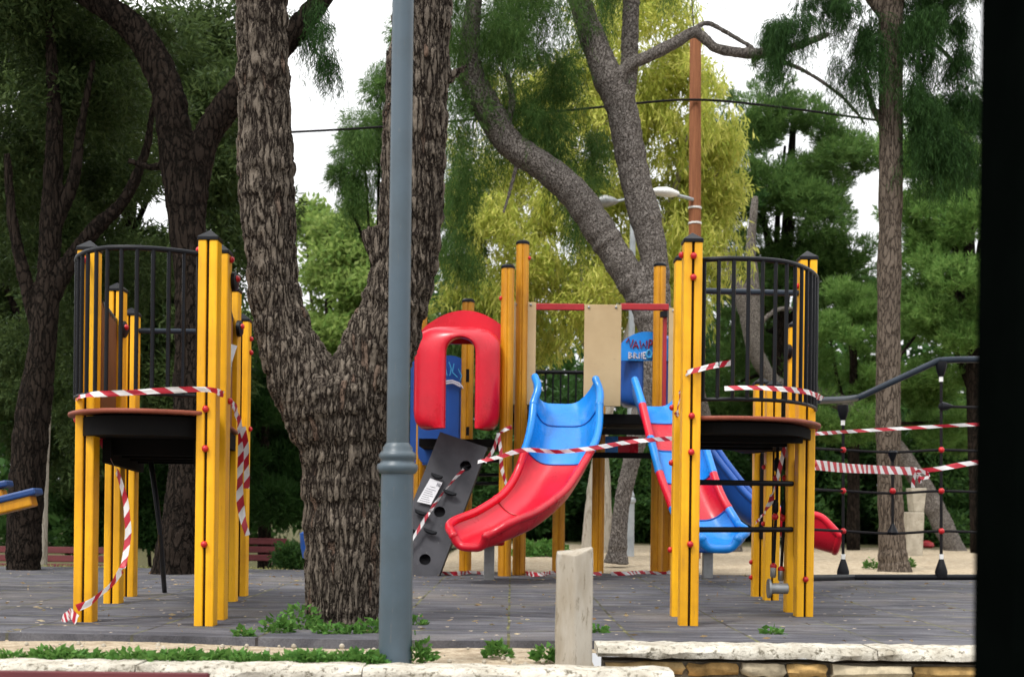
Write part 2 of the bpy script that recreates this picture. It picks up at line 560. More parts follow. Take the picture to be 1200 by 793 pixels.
def grid_mesh(xs, ys, zf, keep=lambda x, y: True):
    vs = [(x, y, zf(x, y)) for y in ys for x in xs]
    n = len(xs); fs = []
    for j in range(len(ys) - 1):
        for i in range(n - 1):
            if keep((xs[i] + xs[i + 1]) / 2, (ys[j] + ys[j + 1]) / 2):
                fs.append((j * n + i, j * n + i + 1, (j + 1) * n + i + 1, (j + 1) * n + i))
    me = bpy.data.meshes.new('sheet')
    me.from_pydata(vs, [], fs)
    return me

KX = .335        # where the low kerb steps back to the stone wall
xs = sorted(set([-400, -150, -60, -30] + [round(-16 + .2 * i, 2) for i in range(161)] + [KX, 30, 60, 150, 400]))
ys = sorted(set([4.80, 5.0, 5.2, 5.50] + [round(5.6 + .2 * i, 2) for i in range(115)] + [30, 36, 45, 60, 100, 200, 500, 900]))
nj = {}
def gzn(x, y):
    return gz(x, y) + .012 * math.sin(x * 3.1 + 1.7 * math.sin(y * 2.3)) * math.sin(y * 2.7 + x)  - .006
me = grid_mesh(xs, ys, gzn, lambda x, y: not (x > KX and y < 5.5))
tag(link_mesh('ground', me, 'sandy_ground'), kind='structure')
me = grid_mesh([-400, -40, -8, 8, 40, 400], [-60, -20, -6, 0, 3, 5.6], lambda x, y: -.86)
tag(link_mesh('pavement', me, 'pavement_grey'), kind='structure')
MATY0, MATY1 = 5.70, 11.9
mb = MB()
# slightly wavy rubber sheet
xs2 = [round(-11 + .25 * i, 3) for i in range(89)]
ys2 = [MATY0 + (MATY1 - MATY0) * i / 26 for i in range(27)]
n = len(xs2)
vs = []; fs = []
for y in ys2:
    for x in xs2:
        yy = y + (.02 * math.sin(x * 2.2) if y in (ys2[0], ys2[-1]) else 0)
        vs.append((x, yy, .004 * math.sin(x * 1.9 + y) * math.sin(y * 2.4)))
for j in range(26):
    for i in range(n - 1):
        fs.append((j * n + i, j * n + i + 1, (j + 1) * n + i + 1, (j + 1) * n + i))
base = len(vs)
for x, y, z in vs[:n]: fs_dummy = None
vs += [(x, y, -.05) for (x, y, z) in vs[:n]]
for i in range(n - 1):
    fs.append((i, base + i, base + i + 1, i + 1))
me = bpy.data.meshes.new('floor'); me.from_pydata(vs, [], fs)
tag(link_mesh('play_floor', me, 'rubber_tiles', smooth=False), kind='structure')

# ------------------------------------------------------------------ kerb + stone wall
def coping(mb, x0, x1, y0, y1, z0, z1, rnd, lo=.35, hi=.75):
    x = x0
    while x < x1 - .02:
        w = min(rnd.uniform(lo, hi), x1 - x)
        if x1 - x - w < .15: w = x1 - x
        nseg = max(3, int(w / .06))
        prof = []
        vs = []; 
        for i in range(nseg + 1):
            xx = x + .002 + (w - .004) * i / nseg
            e = .005 if i in (0, nseg) else 0
            j = lambda a: rnd.uniform(-a, a)
            vs += [(xx, y0 + j(.012) + e, z0 + j(.006)), (xx, y0 + j(.012) - .004 + e, (z0 + z1) / 2 + j(.006)), (xx, y0 + .018 + j(.008), z1 + j(.004) - e * .5),
                   (xx, y1 - .02 + j(.01), z1 + j(.004) - e * .5), (xx, y1 + j(.01), z0)]
        fs = []
        for i in range(nseg):
            for k in range(4):
                fs.append((i * 5 + k, (i + 1) * 5 + k, (i + 1) * 5 + k + 1, i * 5 + k + 1))
        fs += [(4, 3, 2, 1, 0), tuple(nseg * 5 + k for k in range(5))]
        mb.add(vs, fs)
        x += w

def stones(mb, x0, x1, yf, z0, z1, rnd, h=(.07, .13), w=(.14, .36)):
    z = z1
    while z > z0 + .02:
        hh = min(rnd.uniform(*h), z - z0)
        x = x0
        while x < x1:
            ww = rnd.uniform(*w)
            e = min(x + ww, x1)
            if e - x > .04:
                d = rnd.uniform(-.02, .018)
                nx, nz = 5, 4
                vs = []; fs = []
                for b_ in range(nz):
                    for a in range(nx):
                        fx = a / (nx - 1); fz = b_ / (nz - 1)
                        edge = (a in (0, nx - 1)) + (b_ in (0, nz - 1))
                        vs.append((x + .008 + (e - x - .016) * fx + rnd.uniform(-.008, .008), yf + d + edge * .012 + rnd.uniform(-.007, .007), z - hh + .007 + (hh - .014) * fz + rnd.uniform(-.006, .006)))
                for b_ in range(nz - 1):
                    for a in range(nx - 1):
                        fs.append((b_ * nx + a, b_ * nx + a + 1, (b_ + 1) * nx + a + 1, (b_ + 1) * nx + a))
                ring = [a for a in range(nx)] + [b_ * nx + nx - 1 for b_ in range(1, nz)] + [(nz - 1) * nx + a for a in range(nx - 2, -1, -1)] + [b_ * nx for b_ in range(nz - 2, 0, -1)]
                o = len(vs)
                for i in ring:
                    vs.append((vs[i][0], yf + .07, vs[i][2]))
                for k in range(len(ring)):
                    k2 = (k + 1) % len(ring)
                    fs.append((ring[k2], ring[k], o + k, o + k2))
                mb.add(vs, fs)
            x = e
        z -= hh

rnd = random.Random(3)
wl = empty('kerb_wall', (-3, 4.85, -.86), 'low whitewashed stone kerb along the sandy strip at the bottom left', 'kerb')
mb = MB(); mb.box((-5.68, 4.86, -.465), (12.54, .12, .77)); mb.build('mortar_core', 'mortar', wl, smooth=False)
mb = MB(); stones(mb, -11.9, .60, 4.76, -.84, -.07, rnd); mb.build('stone_facing', 'wall_stone', wl, bevel=.006, sharp=50)
mb = MB(); coping(mb, -12, .61, 4.735, 4.93, -.058, -.012, rnd, .7, 1.5); mb.build('coping', 'white_coping', wl, sharp=50)
wr = empty('stone_wall', (4, 5.5, -.86), 'yellowish rubble stone wall with white coping at the bottom right', 'wall')
mb = MB(); mb.box((5.2, 5.56, -.455), (9.6, .14, .79)); mb.box((.415, 5.22, -.475), (.10, .6, .75)); mb.build('mortar_core', 'mortar', wr, smooth=False)
mb = MB(); stones(mb, .40, 10, 5.445, -.84, -.058, rnd, h=(.045, .085), w=(.14, .42)); mb.build('stone_facing', 'wall_stone', wr, bevel=.006, sharp=50)
mb = MB(); coping(mb, .37, 10, 5.425, 5.69, -.040, .006, rnd, .6, 1.3); mb.build('coping', 'white_coping', wr, sharp=50)

# ------------------------------------------------------------------ square double posts with caps
def square_post(tower, px, py, pytop, bolts=(), w=.095, pxtop=None):
    p = gp(px, py)
    pxt = px + (py - pytop) * ROLL if pxtop is None else pxtop
    zt = at(pxt, pytop, p.y).z
    capH = .055
    zt -= capH * .8
    mb = MB()
    hw = w / 2
    for sx in (-1, 1):
        mb.box((p.x + sx * (hw / 2 + .003), p.y, (zt - .03) / 2), (hw - .006, w, zt + .03))
    mb.box((p.x, p.y, (zt - .03) / 2 - .002), (.014, w - .02, zt + .026), mi=1)
    po = mb.build('post', ['yellow_paint', 'groove_dark'], tower, smooth=False, bevel=.007)
    mb = MB()
    h2 = hw + .004
    q = [(-h2, -h2), (h2, -h2), (h2, h2), (-h2, h2)]
    vs = [(p.x + a, p.y + b_, zt - .004) for a, b_ in q] + [(p.x + a, p.y + b_, zt + .014) for a, b_ in q] + [(p.x, p.y, zt + capH)]
    mb.add(vs, [(3, 2, 1, 0)] + [(k, (k + 1) % 4, 4 + (k + 1) % 4, 4 + k) for k in range(4)] + [(4 + k, 4 + (k + 1) % 4, 8) for k in range(4)])
    mb.build('post_cap', 'black_metal', po, smooth=False, bevel=.003)
    for (bz, side) in bolts:
        mb = MB()
        if side == 'F': c = (p.x, p.y - hw - .006, bz)
        elif side == 'L': c = (p.x - hw - .006, p.y, bz)
        else: c = (p.x + hw + .006, p.y, bz)
        mb.ball(c, .017, 12)
        mb.build('bolt_cap', 'red_cap', po)
    return p, zt

def zpx(px, py, Y): return at(px, py, Y).z

# ================================================================== LEFT TOWER
LT = empty('play_tower', gp(190, 715), 'yellow post play tower at left with round black balcony over a red deck edge', 'play tower')
YL2 = gy(240, 732)
L2, zt2 = square_post(LT, 241, 732, 272, [(zpx(243, 480, YL2), 'F'), (zpx(243, 526, YL2), 'F'), (zpx(241, 637, YL2), 'F'), (zpx(243, 293, YL2), 'L')])
L1, _ = square_post(LT, 100, 728, 284, [(zpx(100, 492, gy(97, 728)), 'L'), (zpx(104, 307, gy(97, 728)), 'F')])
L3, _ = square_post(LT, 254, 725, 288, [(zpx(262, 305, 6.6), 'R'), (zpx(262, 470, 6.6), 'R')])
L4, _ = square_post(LT, 133, 706, 333, [(zpx(140, 520, 7.5), 'L')])
L5, _ = square_post(LT, 268, 704, 334, [(zpx(275, 372, 7.5), 'R'), (zpx(275, 495, 7.5), 'R')])
L6, _ = square_post(LT, 150, 698, 362)
L7, _ = square_post(LT, 281, 697, 369, [(zpx(288, 385, 7.9), 'R'), (zpx(288, 402, 7.9), 'R'), (zpx(288, 497, 7.9), 'R')])

def balcony(tower, front, path, zdeck, zrail_top, zrail_bot, back_pts, nb, fas=.092):
    """rounded deck edge, rails and bars along a plan path; back_pts close the deck at the rear"""
    sp = [Vector((p[0], p[1], 0)) for p in spline([(x, y) for x, y in path], 10)]
    # deck slab
    mb = MB()
    cx = sum(p.x for p in sp) / len(sp); cy = sum(p.y for p in sp) / len(sp) + .3
    out = []
    for p in sp:
        d = (p - Vector((cx, cy, 0))).normalized()
        q = p + d * .035
        out.append((q.x, q.y))
    out += back_pts
    mb.prism(out, lambda a, b_, t: Vector((a, b_, zdeck + .008 + t)), .02)
    dk = mb.build('deck', 'deck_edge', tower, smooth=False, bevel=.008)
    mb = MB()
    inn = []
    for p in sp:
        d = (p - Vector((cx, cy, 0))).normalized()
        q = p - d * .03
        inn.append((q.x, q.y))
    inn += [((x - cx) * .96 + cx, (y - cy) * .96 + cy) for x, y in back_pts]
    mb.prism(inn, lambda a, b_, t: Vector((a, b_, zdeck - fas - .002 + t)), fas)
    mb.build('deck_fascia', 'dark_beam', dk, smooth=False)
    # railing
    mb = MB()
    mb.tube([p + Vector((0, 0, zrail_top)) for p in sp], .013, 10)
    rail = mb.build('balcony_railing', 'black_metal', tower)
    mb = MB(); mb.tube([p + Vector((0, 0, zrail_bot)) for p in sp], .010, 8); mb.build('bottom_rail', 'black_metal', rail)
    # arc-length bars
    ln = [0]
    for a, b_ in zip(sp, sp[1:]): ln.append(ln[-1] + (b_ - a).length)
    for i in range(nb):
        s = ln[-1] * (i + .5) / nb
        k = max(j for j in range(len(ln)) if ln[j] <= s)
        k = min(k, len(sp) - 2)
        t = (s - ln[k]) / max(1e-6, ln[k + 1] - ln[k])
        p = sp[k].lerp(sp[k + 1], t)
        mb = MB(); mb.tube([(p.x, p.y, zrail_bot - .004), (p.x, p.y, zrail_top)], .0105, 8)
        mb.build('railing_bar', 'black_metal', rail)
    return dk

def X(px, py, Y): return at(px, py, Y).x
ZD = at(160, 484, 6.2).z - .014
path = [(L2.x - .02, 6.24)] + [(X(q, 400, y), y) for q, y in ((207, 6.15), (168, 6.09), (130, 6.09), (106, 6.16), (94, 6.26), (89, 6.38), (90, 6.50), (95, 6.62))]
zt_ = at(165, 296, 6.2).z
balcony(LT, -1, path, ZD, zt_, at(165, 463, 6.2).z, [(L6.x - .05, L6.y + .05), (L7.x + .02, L7.y + .05), (L3.x, L3.y + .05)], 15)
mb = MB()
for k in range(4):
    y = 6.55 + k * .42
    a_ = L1.lerp(L6, (y - L1.y) / (L6.y - L1.y)); b2 = L2.lerp(L7, (y - L2.y) / (L7.y - L2.y))
    mb.box(((a_.x + b2.x) / 2, y, ZD - .135), (b2.x - a_.x - .2, .05, .083))
mb.plate((L1.x + .07, L1.y + .08, 0), (L6.x + .07, L6.y, 0), ZD - .22, ZD - .10, .04); mb.plate((L2.x - .07, L2.y + .08, 0), (L7.x - .07, L7.y, 0), ZD - .22, ZD - .10, .04)
mb.build('joists', 'dark_beam', LT, smooth=False)
mb = MB(); mb.tube([(L6.x, L6.y, at(200, 388, L6.y).z), (L7.x, L7.y, at(200, 388, L7.y).z)], .017, 10); mb.build('back_rail', 'blue_grey_rail', LT)
# brown side panels with a scalloped black edge
def side_panel(tower, a, b_, z0, za, zb, off):
    n = 14; out = [(0, z0)]
    out.append((1, z0))
    for i in range(n + 1):
        t = 1 - i / n
        z = za + (zb - za) * t + .012 * math.cos(i * math.pi)
        out.append((t, z))
    d = Vector((b_.x - a.x, b_.y - a.y, 0)); nn = Vector((d.y, -d.x, 0)).normalized()
    fr = lambda t, z, th: Vector((a.x, a.y, 0)) + d * t + nn * (th + off) + Vector((0, 0, z))
    mb = MB(); mb.prism(out, fr, .016); pn = mb.build('side_panel', 'brown_panel', tower, smooth=False, bevel=.003)
    mb = MB()
    mb.tube([fr(t, z + .008, .008) for t, z in out[2:]], .012, 6)
    mb.build('edge_trim', 'black_metal', pn)
side_panel(LT, L1 + Vector((.03, .06, 0)), L4 + Vector((.0, -.05, 0)), ZD + .05, at(116, 345, L1.y).z - .04, at(141, 380, L4.y).z, .0)
side_panel(LT, L3 + Vector((.02, .06, 0)), L5 + Vector((.0, -.05, 0)), at(270, 500, 7).z, at(262, 350, L3.y).z - .05, at(276, 378, L5.y).z, .0)
def round_mount(tower, c, r=.05):
    mb = MB(); mb.lathe(c, [(r, 0), (r, .02), (r * .7, .03)], 18, axis='X')
    o = mb.build('round_bracket', 'black_metal', tower)
    mb = MB(); mb.ball(Vector(c) + Vector((.03, -.02, .01)), .018, 10); mb.build('bolt_cap', 'red_cap', o)
round_mount(LT, (L3.x + .045, L3.y + .06, at(262, 328, 6.6).z), .05)
round_mount(LT, (L5.x + .045, L5.y - .05, at(275, 377, 7.5).z), .05)
round_mount(LT, (L4.x + .045, L4.y - .05, at(141, 382, 7.4).z), .05)
mb = MB(); mb.tube([at(176, 535, 7.75), at(183, 585, 7.7), at(188, 625, 7.68), gp(193, 693) + Vector((0, 0, -.01))], .016, 10); mb.build('slide_pole', 'black_metal', LT)
mb = MB(); mb.box((L3.x + .03, L3.y + .055, at(255, 590, 6.5).z), (.03, .014, .62)); mb.build('ladder_bracket', 'black_metal', LT, bevel=.003)

# ================================================================== RIGHT TOWER
RT = empty('play_tower', gp(870, 715), 'yellow post play tower at right with round balcony above two black ladder rungs', 'play tower')
YR1 = gy(806, 732)
R1, _ = square_post(RT, 806, 732, 275, [(zpx(814, 302, YR1), 'F'), (zpx(814, 327, YR1), 'F'), (zpx(810, 488, YR1), 'F'), (zpx(809, 530, YR1), 'F'), (zpx(807, 637, YR1), 'F'), (zpx(806, 299, YR1), 'L')])
R1b, _ = square_post(RT, 796, 721, 297, [(zpx(803, 475, 7), 'L'), (zpx(803, 541, 7), 'L'), (zpx(799, 645, 7), 'L')])
R2, _ = square_post(RT, 941, 722, 296, [(zpx(945, 381, 7), 'F'), (zpx(945, 403, 7), 'F'), (zpx(948, 500, 7), 'R'), (zpx(948, 542, 7), 'R'), (zpx(943, 680, 7), 'F'), (zpx(942, 328, 7), 'L')])
R2b, _ = square_post(RT, 929, 717, 375)
R3, _ = square_post(RT, 903, 702, 446, [(zpx(901, 541, 7.7), 'L'), (zpx(901, 615, 7.7), 'L')])
R3b, _ = square_post(RT, 889, 698, 443, [(zpx(888, 478, 8), 'L'), (zpx(886, 665, 8), 'L'), (zpx(886, 685, 8), 'L')])
ZDR = at(880, 490, 6.5).z - .014
yb = R1.y
path = [(R1.x + .03, yb + .03), (X(850, 400, yb), yb - .02), (X(890, 400, yb), yb - .01), (X(925, 400, yb), yb + .06), (X(950, 400, yb + .1), yb + .22), (X(961, 400, yb + .3), yb + .42), (X(963, 400, yb + .5), yb + .62)]
balcony(RT, 1, path, ZDR, at(850, 304, yb).z, at(850, 468, yb).z, [(R2.x + .02, R2.y + .15), (R3.x + .05, R3.y + .05), (R3b.x - .1, R3b.y + .05), (R1b.x, R1b.y + .1)], 15, .055)
for k in range(3):
    mb = MB(); mb.box(((R1.x + R2.x) / 2, yb + .3 + k * .4, ZDR - .075), (.55, .05, .03)); mb.build('joist', 'dark_beam', RT, smooth=False)
mb = MB(); zz = at(880, 333, 6.9).z
mb.tube([(R1b.x + .03, R1b.y - .03, zz), (R2.x - .03, R2.y, zz + .005)], .017, 10); mb.build('back_rail', 'blue_grey_rail', RT)
for yy in (564, 622):
    mb = MB(); zz = at(870, yy, 6.9).z
    mb.tube([(R1b.x + .03, R1b.y + .03, zz), (R2b.x - .02, R2b.y - .04, zz + .005)], .0165, 10); mb.build('ladder_rung', 'black_metal', RT)
mb = MB(); mb.box((R1b.x + .012, R1b.y - .058, at(800, 590, 6.9).z), (.032, .02, .56)); mb.build('ladder_bracket', 'black_metal', RT, bevel=.003)
mb = MB(); mb.box((R2b.x + .012, R2b.y - .058, at(932, 594, 7).z), (.036, .02, .56)); mb.build('ladder_bracket', 'black_metal', RT, bevel=.003)
mb = MB(); mb.box((R3b.x + .01, R3b.y - .058, at(890, 578, 7.8).z), (.045, .02, .60)); mb.build('ladder_bracket', 'black_metal', RT, bevel=.01)
round_mount(RT, (R1b.x + .045, R1b.y - .03, at(804, 333, 7).z), .07)
round_mount(RT, (R2b.x - .06, R2b.y - .03, at(936, 400, 7).z), .045)
# hanging ropes with beads behind the ladder
for (x0, y0, x1, y1) in ((912, 497, 906, 672), (923, 495, 915, 676)):
    a, b_ = at(x0, y0, 7.55), at(x1, y1, 7.5)
    mb = MB(); mb.tube([a, a.lerp(b_, .5) + Vector((.006, 0, 0)), b_], .009, 8); rp = mb.build('climbing_rope', 'rope', RT)
    for t in (.36, .62, .95):
        mb = MB(); mb.ball(a.lerp(b_, t), .021, 12); mb.build('bead', 'red_cap', rp)
    for t in (.27, .55, .98):
        c = a.lerp(b_, t)
        mb = MB(); mb.lathe(c - Vector((0, 0, .04)), [(.012, 0), (.018, .01), (.018, .06), (.01, .08)], 10); mb.build('rope_clamp', 'zinc' if t > .9 else 'black_metal', rp)
mb = MB(); c = at(900, 689, 7.2)
mb.lathe(c, [(.055, 0), (.055, .012), (.03, .015), (.03, .11), (.02, .115)], 16, axis='X'); mb.build('rope_anchor', 'zinc', RT)

# ================================================================== CLIMBING NET (right)
YN = 10.2
CN = empty('climbing_net', gp(1050, 682), 'black rope climbing net with red joints below a bent dark rail at right', 'climbing net')
mb = MB()
pts = [at(958, 469, 9.2), at(985, 468, 9.6), at(1003, 466, YN), at(1012, 463, YN), at(1092, 426, YN), at(1104, 422, YN), at(1150, 421, YN), at(1238, 421, YN)]
mb.tube([Vector(p) for p in spline(pts, 4)], .026, 12); mb.build('top_rail', 'blue_grey_rail', CN)
mb = MB(); mb.tube([at(948, 677, YN - 1.2), at(1000, 676, YN), at(1238, 676, YN)], .024, 12); mb.build('bottom_pipe', 'black_metal', CN)
pp = at(1238, 676, YN)
mb = MB(); mb.box((pp.x + .05, YN, .95), (.095, .095, 1.94)); mb.build('post', 'yellow_paint', CN, smooth=False, bevel=.007)
vert = [(988, 483, 670), (1103, 432, 670), (1046, 532, 622)]
hor = [527, 575, 622]
for (x, y0, y1) in vert:
    mb = MB(); mb.tube([at(x, y0, YN), at(x, y1, YN)], .012, 8); rp = mb.build('climbing_rope', 'rope', CN)
    if x != 1046:
        for (yy, r, up) in ((y0 - 4, .045, 1), (y1 - 2, .05, -1)):
            c = at(x, yy, YN)
            mb = MB()
            if up > 0: mb.lathe(c + Vector((0, 0, -.09)), [(.02, 0), (.032, .03), (.045, .08), (.042, .12)], 12)
            else: mb.lathe(c + Vector((0, 0, -.06)), [(.045, 0), (.05, .05), (.035, .10), (.018, .15)], 12)
            mb.build('rope_socket', 'black_metal', rp)
            mb = MB(); mb.lathe(c + Vector((0, 0, -.13 if up > 0 else .09)), [(.017, 0), (.017, .04)], 10); mb.build('ferrule', 'white_plastic', rp)
    else:
        for (yy, up) in ((y0, 1), (y1, -1)):
            c = at(x, yy, YN)
            mb = MB()
            if up > 0: mb.lathe(c + Vector((0, 0, -.06)), [(.012, 0), (.02, .02), (.042, .075), (.03, .09)], 12)
            else: mb.lathe(c + Vector((0, 0, -.03)), [(.034, 0), (.045, .02), (.02, .07), (.012, .09)], 12)
            mb.build('rope_socket', 'black_metal', rp)
for yy in hor:
    mb = MB()
    sag = .012
    pts = [at(950, yy - 2, 9.4), at(988, yy, YN), at(1046, yy + 1, YN) - Vector((0, 0, sag)), at(1103, yy, YN), at(1170, yy, YN) - Vector((0, 0, sag)), at(1238, yy - 2, YN)]
    mb.tube([Vector(p) for p in spline(pts, 4)], .0105, 8); rp = mb.build('cross_rope', 'rope', CN)
    for x in (988, 1103) + ((1046,) if yy == 575 else ()):
        mb = MB(); mb.ball(at(x, yy, YN) + Vector((0, -.004, 0)), .025, 12); mb.build('rope_joint', 'red_cap', rp)
mb = MB(); mb.tube([at(1103, 476, YN), at(1240, 480, YN)], .0105, 8); rp = mb.build('cross_rope', 'rope', CN)
mb = MB(); mb.lathe(at(1103, 476, YN), [(.012, -.02), (.04, 0), (.03, .04), (.012, .09)], 10, axis='X'); mb.build('rope_socket', 'black_metal', rp)

# ================================================================== CENTRE TOWER
CT = empty('play_tower', gp(680, 673), 'large central play tower on round posts with red and blue slides and red hood', 'play tower')
def round_post(px, py, pytop, mat='shaded_yellow', r=.058, z1=None, Y=None, bolts=()):
    p = gp(px, py) if Y is None else at(px, py, Y)
    if Y is not None: p.z = 0
    zt = at(px + (py - pytop) * ROLL, pytop, p.y).z if z1 is None else z1
    rf = lambda a: 1 - .13 * max(0, 1 - abs(((a * 6 / (2 * math.pi)) % 1) - .5) * 9)
    mb = MB(); mb.lathe((p.x, p.y, -.03), [(r, 0), (r, zt + .01)], 72, rfun=rf)
    po = mb.build('post', mat, CT, smooth=True, sharp=30)
    if z1 is None:
        mb = MB(); mb.lathe((p.x, p.y, zt - .03), [(r + .004, 0), (r + .004, .02), (r * .8, .035), (.01, .042)], 24); mb.build('post_cap', 'black_metal', po)
    for bz, s in bolts:
        mb = MB(); mb.ball((p.x + s * r, p.y - .01, bz), .02, 10); mb.build('bolt_cap', 'red_cap', po)
    return p
A1 = round_post(591, 674, 311, bolts=((at(595, 350, 11.3).z, -1),))
A2 = round_post(608, 673, 283, bolts=((at(612, 301, 11.4).z, 1),))
C1 = round_post(769, 670, 309, bolts=((at(766, 347, 11.6).z, -1),))
B1 = round_post(700, 671, 0, z1=at(700, 360, 11.6).z - .02)
B2 = round_post(654, 670, 0, z1=1.44)
D1 = round_post(545, 668, 351)
D2 = round_post(490, 667, 324)
D3 = round_post(782, 668, 0, z1=1.44)
YC = 11.45
zdk = at(660, 483, YC).z
mb = MB()
mb.box(((A1.x + C1.x) / 2 + .08, YC + .55, zdk - .05), (C1.x - A1.x + .05, 1.0, .09))
mb.build('deck', 'dark_beam', CT, smooth=False, bevel=.004)
mb = MB()
for (yy, dy) in ((505, .02), (532, .12)):
    z = at(700, yy, YC).z
    mb.box(((A1.x + C1.x) / 2 + .04, YC + dy + .05, z), (C1.x - A1.x - .1, .04, .05))
mb.build('under_beams', 'dark_beam', CT, smooth=False)
# under-deck blue and red board
mb = MB(); mb.plate(at(703, 519, YC + .6), at(724, 519, YC + .6), at(710, 530, YC + .6).z, at(710, 511, YC + .6).z, .02); mb.build('counter_board', 'blue_plastic', CT, bevel=.003)
mb = MB(); mb.plate(at(724.5, 519, YC + .6), at(748, 519, YC + .6), at(710, 530, YC + .6).z, at(710, 511, YC + .6).z, .02); mb.build('counter_board', 'red_plastic', CT, bevel=.003)
# beige boards and red beam
def board(x0, x1, y0, y1, mat='beige_panel', Y=YC, th=.02):
    p0, p1 = at(x0, y0, Y), at(x1, y1, Y)
    pm = at((x0 + x1) / 2, y0, Y); pn = at((x0 + x1) / 2, y1, Y)
    mb = MB(); mb.plate((p0.x, Y, 0), (p1.x, Y, 0), pn.z, pm.z, th)
    o = mb.build('front_board', mat, CT, smooth=False, bevel=.004)
    for q in (x0 + 5, x1 - 5):
        mb = MB(); mb.ball(at(q, y0 + 3, Y - .012), .012, 8); mb.build('screw', 'zinc', o)
    return o
board(601, 627, 354, 474)
board(685, 727, 357, 476)
board(784, 806, 361, 478)
mb = MB()
for x0, x1 in ((627.3, 684.7), (727.3, 783.7)):
    p0, p1 = at(x0, 359, YC), at(x1, 361, YC)
    mb.plate((p0.x, YC + .012, 0), (p1.x, YC + .012, 0), p0.z - .03, p0.z + .028, .04)
mb.build('top_beam', 'red_beam', CT, smooth=False, bevel=.006)
p = at(778, 420, YC)
mb = MB(); mb.box((p.x + .01, YC + .05, p.z + .02), (.03, .06, .9)); mb.box((at(778, 368, YC).x, YC + .02, at(778, 368, YC).z), (.06, .06, .05), mi=1); mb.build('door_jamb', ['red_beam', 'black_metal'], CT, smooth=False)
# back railing
zt_, zb_ = at(655, 436, 12.4).z, at(655, 478, 12.4).z
mb = MB(); mb.tube([(X(610, 436, 12.4), 12.4, zt_), (X(702, 436, 12.4), 12.4, zt_)], .02, 8)
br = mb.build('back_railing', 'black_metal', CT)
for i in range(10):
    x = X(612 + i * 9, 450, 12.4)
    mb = MB(); mb.tube([(x, 12.4, zb_ - .15), (x, 12.4, zt_)], .009, 6); mb.build('railing_bar', 'black_metal', br)
mb = MB(); mb.plate((X(600, 450, 12.45), 12.46, 0), (X(705, 450, 12.45), 12.46, 0), zb_ - .2, zb_ + .03, .02); mb.build('kick_board', 'dark_panel', CT)

# ---- slides
def slide(name, pts, hw, hs, breaks, mats, thick=.022):
    """pts: bed centre line (px,py,Y); hw half width list; hs wall heights; breaks: point index limits of each coloured length"""
    P = [at(*p) for p in pts]
    data = [np.array((p.x, p.y, p.z, w, h)) for p, w, h in zip(P, hw, hs)]
    n = 8
    S = spline(data, n)
    C = [Vector(s[:3]) for s in S]
    rings = []; rims = ([], [])
    for i, c in enumerate(C):
        t = (C[min(i + 1, len(C) - 1)] - C[max(i - 1, 0)]).normalized()
        sd = Vector((t.y, -t.x, 0)).normalized()
        nrm = sd.cross(t).normalized()
        if nrm.z < 0: nrm = -nrm
        w, h = S[i][3], S[i][4]
        prof = []
        m = 14
        for k in range(m + 1):
            a = -1 + 2 * k / m
            sx = math.copysign(abs(a) ** .75, a) * w
            hz = h * (abs(a) ** 3.4)
            prof.append((sx, hz))
        rings.append([c + sd * a + nrm * b_ for a, b_ in prof])
        rims[0].append(rings[-1][0]); rims[1].append(rings[-1][-1])
    root = None
    for bi in range(len(breaks) - 1):
        i0, i1 = int(breaks[bi] * n), int(breaks[bi + 1] * n)
        mb = MB()
        vs = []; fs = []
        R = rings[i0:i1 + 1]; m = len(R[0])
        for i, rg in enumerate(R):
            # flare a little at the lower seam
            e = .008 if (i == len(R) - 1 and bi < len(breaks) - 2) else 0
            cc = sum(rg, Vector()) / m
            vs += [p + (p - cc).normalized() * e for p in rg]
        o2 = len(vs)
        for i, rg in enumerate(R):
            cc = C[i0 + i]
            for k, p in enumerate(rg):
                k0, k1 = max(0, k - 1), min(m - 1, k + 1)
                t2 = (rg[k1] - rg[k0]).normalized()
                tt = (C[min(i0 + i + 1, len(C) - 1)] - C[max(i0 + i - 1, 0)]).normalized()
                nn = t2.cross(tt).normalized()
                if nn.z > 0 and 3 < k < m - 4 or (nn.dot(p - (cc + Vector((0, 0, .4)))) < 0): nn = -nn
                vs.append(p + nn * thick)
        cnt = len(R)
        for i in range(cnt - 1):
            for k in range(m - 1):
                fs.append((i * m + k, i * m + k + 1, (i + 1) * m + k + 1, (i + 1) * m + k))
                fs.append((o2 + i * m + k, o2 + (i + 1) * m + k, o2 + (i + 1) * m + k + 1, o2 + i * m + k + 1))
        for k in range(m - 1):
            fs.append((k, o2 + k, o2 + k + 1, k + 1))
            j = (cnt - 1) * m
            fs.append((j + k, j + k + 1, o2 + j + k + 1, o2 + j + k))
        mb.add(vs, fs)
        rr = .034
        for rm in rims:
            rp = rm[i0:i1 + 1]
            mb.tube(rp, [rr * (1.12 if j in (len(rp) - 1,) else 1) for j in range(len(rp))], 12)
            mb.ball(rp[-1], rr * 1.1, 12); mb.ball(rp[0], rr, 12)
        if bi == len(breaks) - 2:
            # rolled lip round the exit
            lip = rings[i1]
            mb.tube(lip, rr, 12)
        ob = mb.build('slide' if root is None else 'slide_section', mats[bi], CT if root is None else root, sharp=60)
        if root is None:
            root = ob; tag(root, name)
        if bi < len(breaks) - 2:
            # dark seam where two lengths are bolted together
            sm = MB(); rg = rings[i1]
            cc = C[i1] + Vector((0, -.0, .35))
            sm.tube([p + (cc - p).normalized() * .004 for p in rg], .007, 6)
            sm.build('seam', 'navy_plastic' if 'blue' in mats[bi] or 'blue' in mats[bi + 1] else 'red_beam', ob if ob is root else root)
    return root
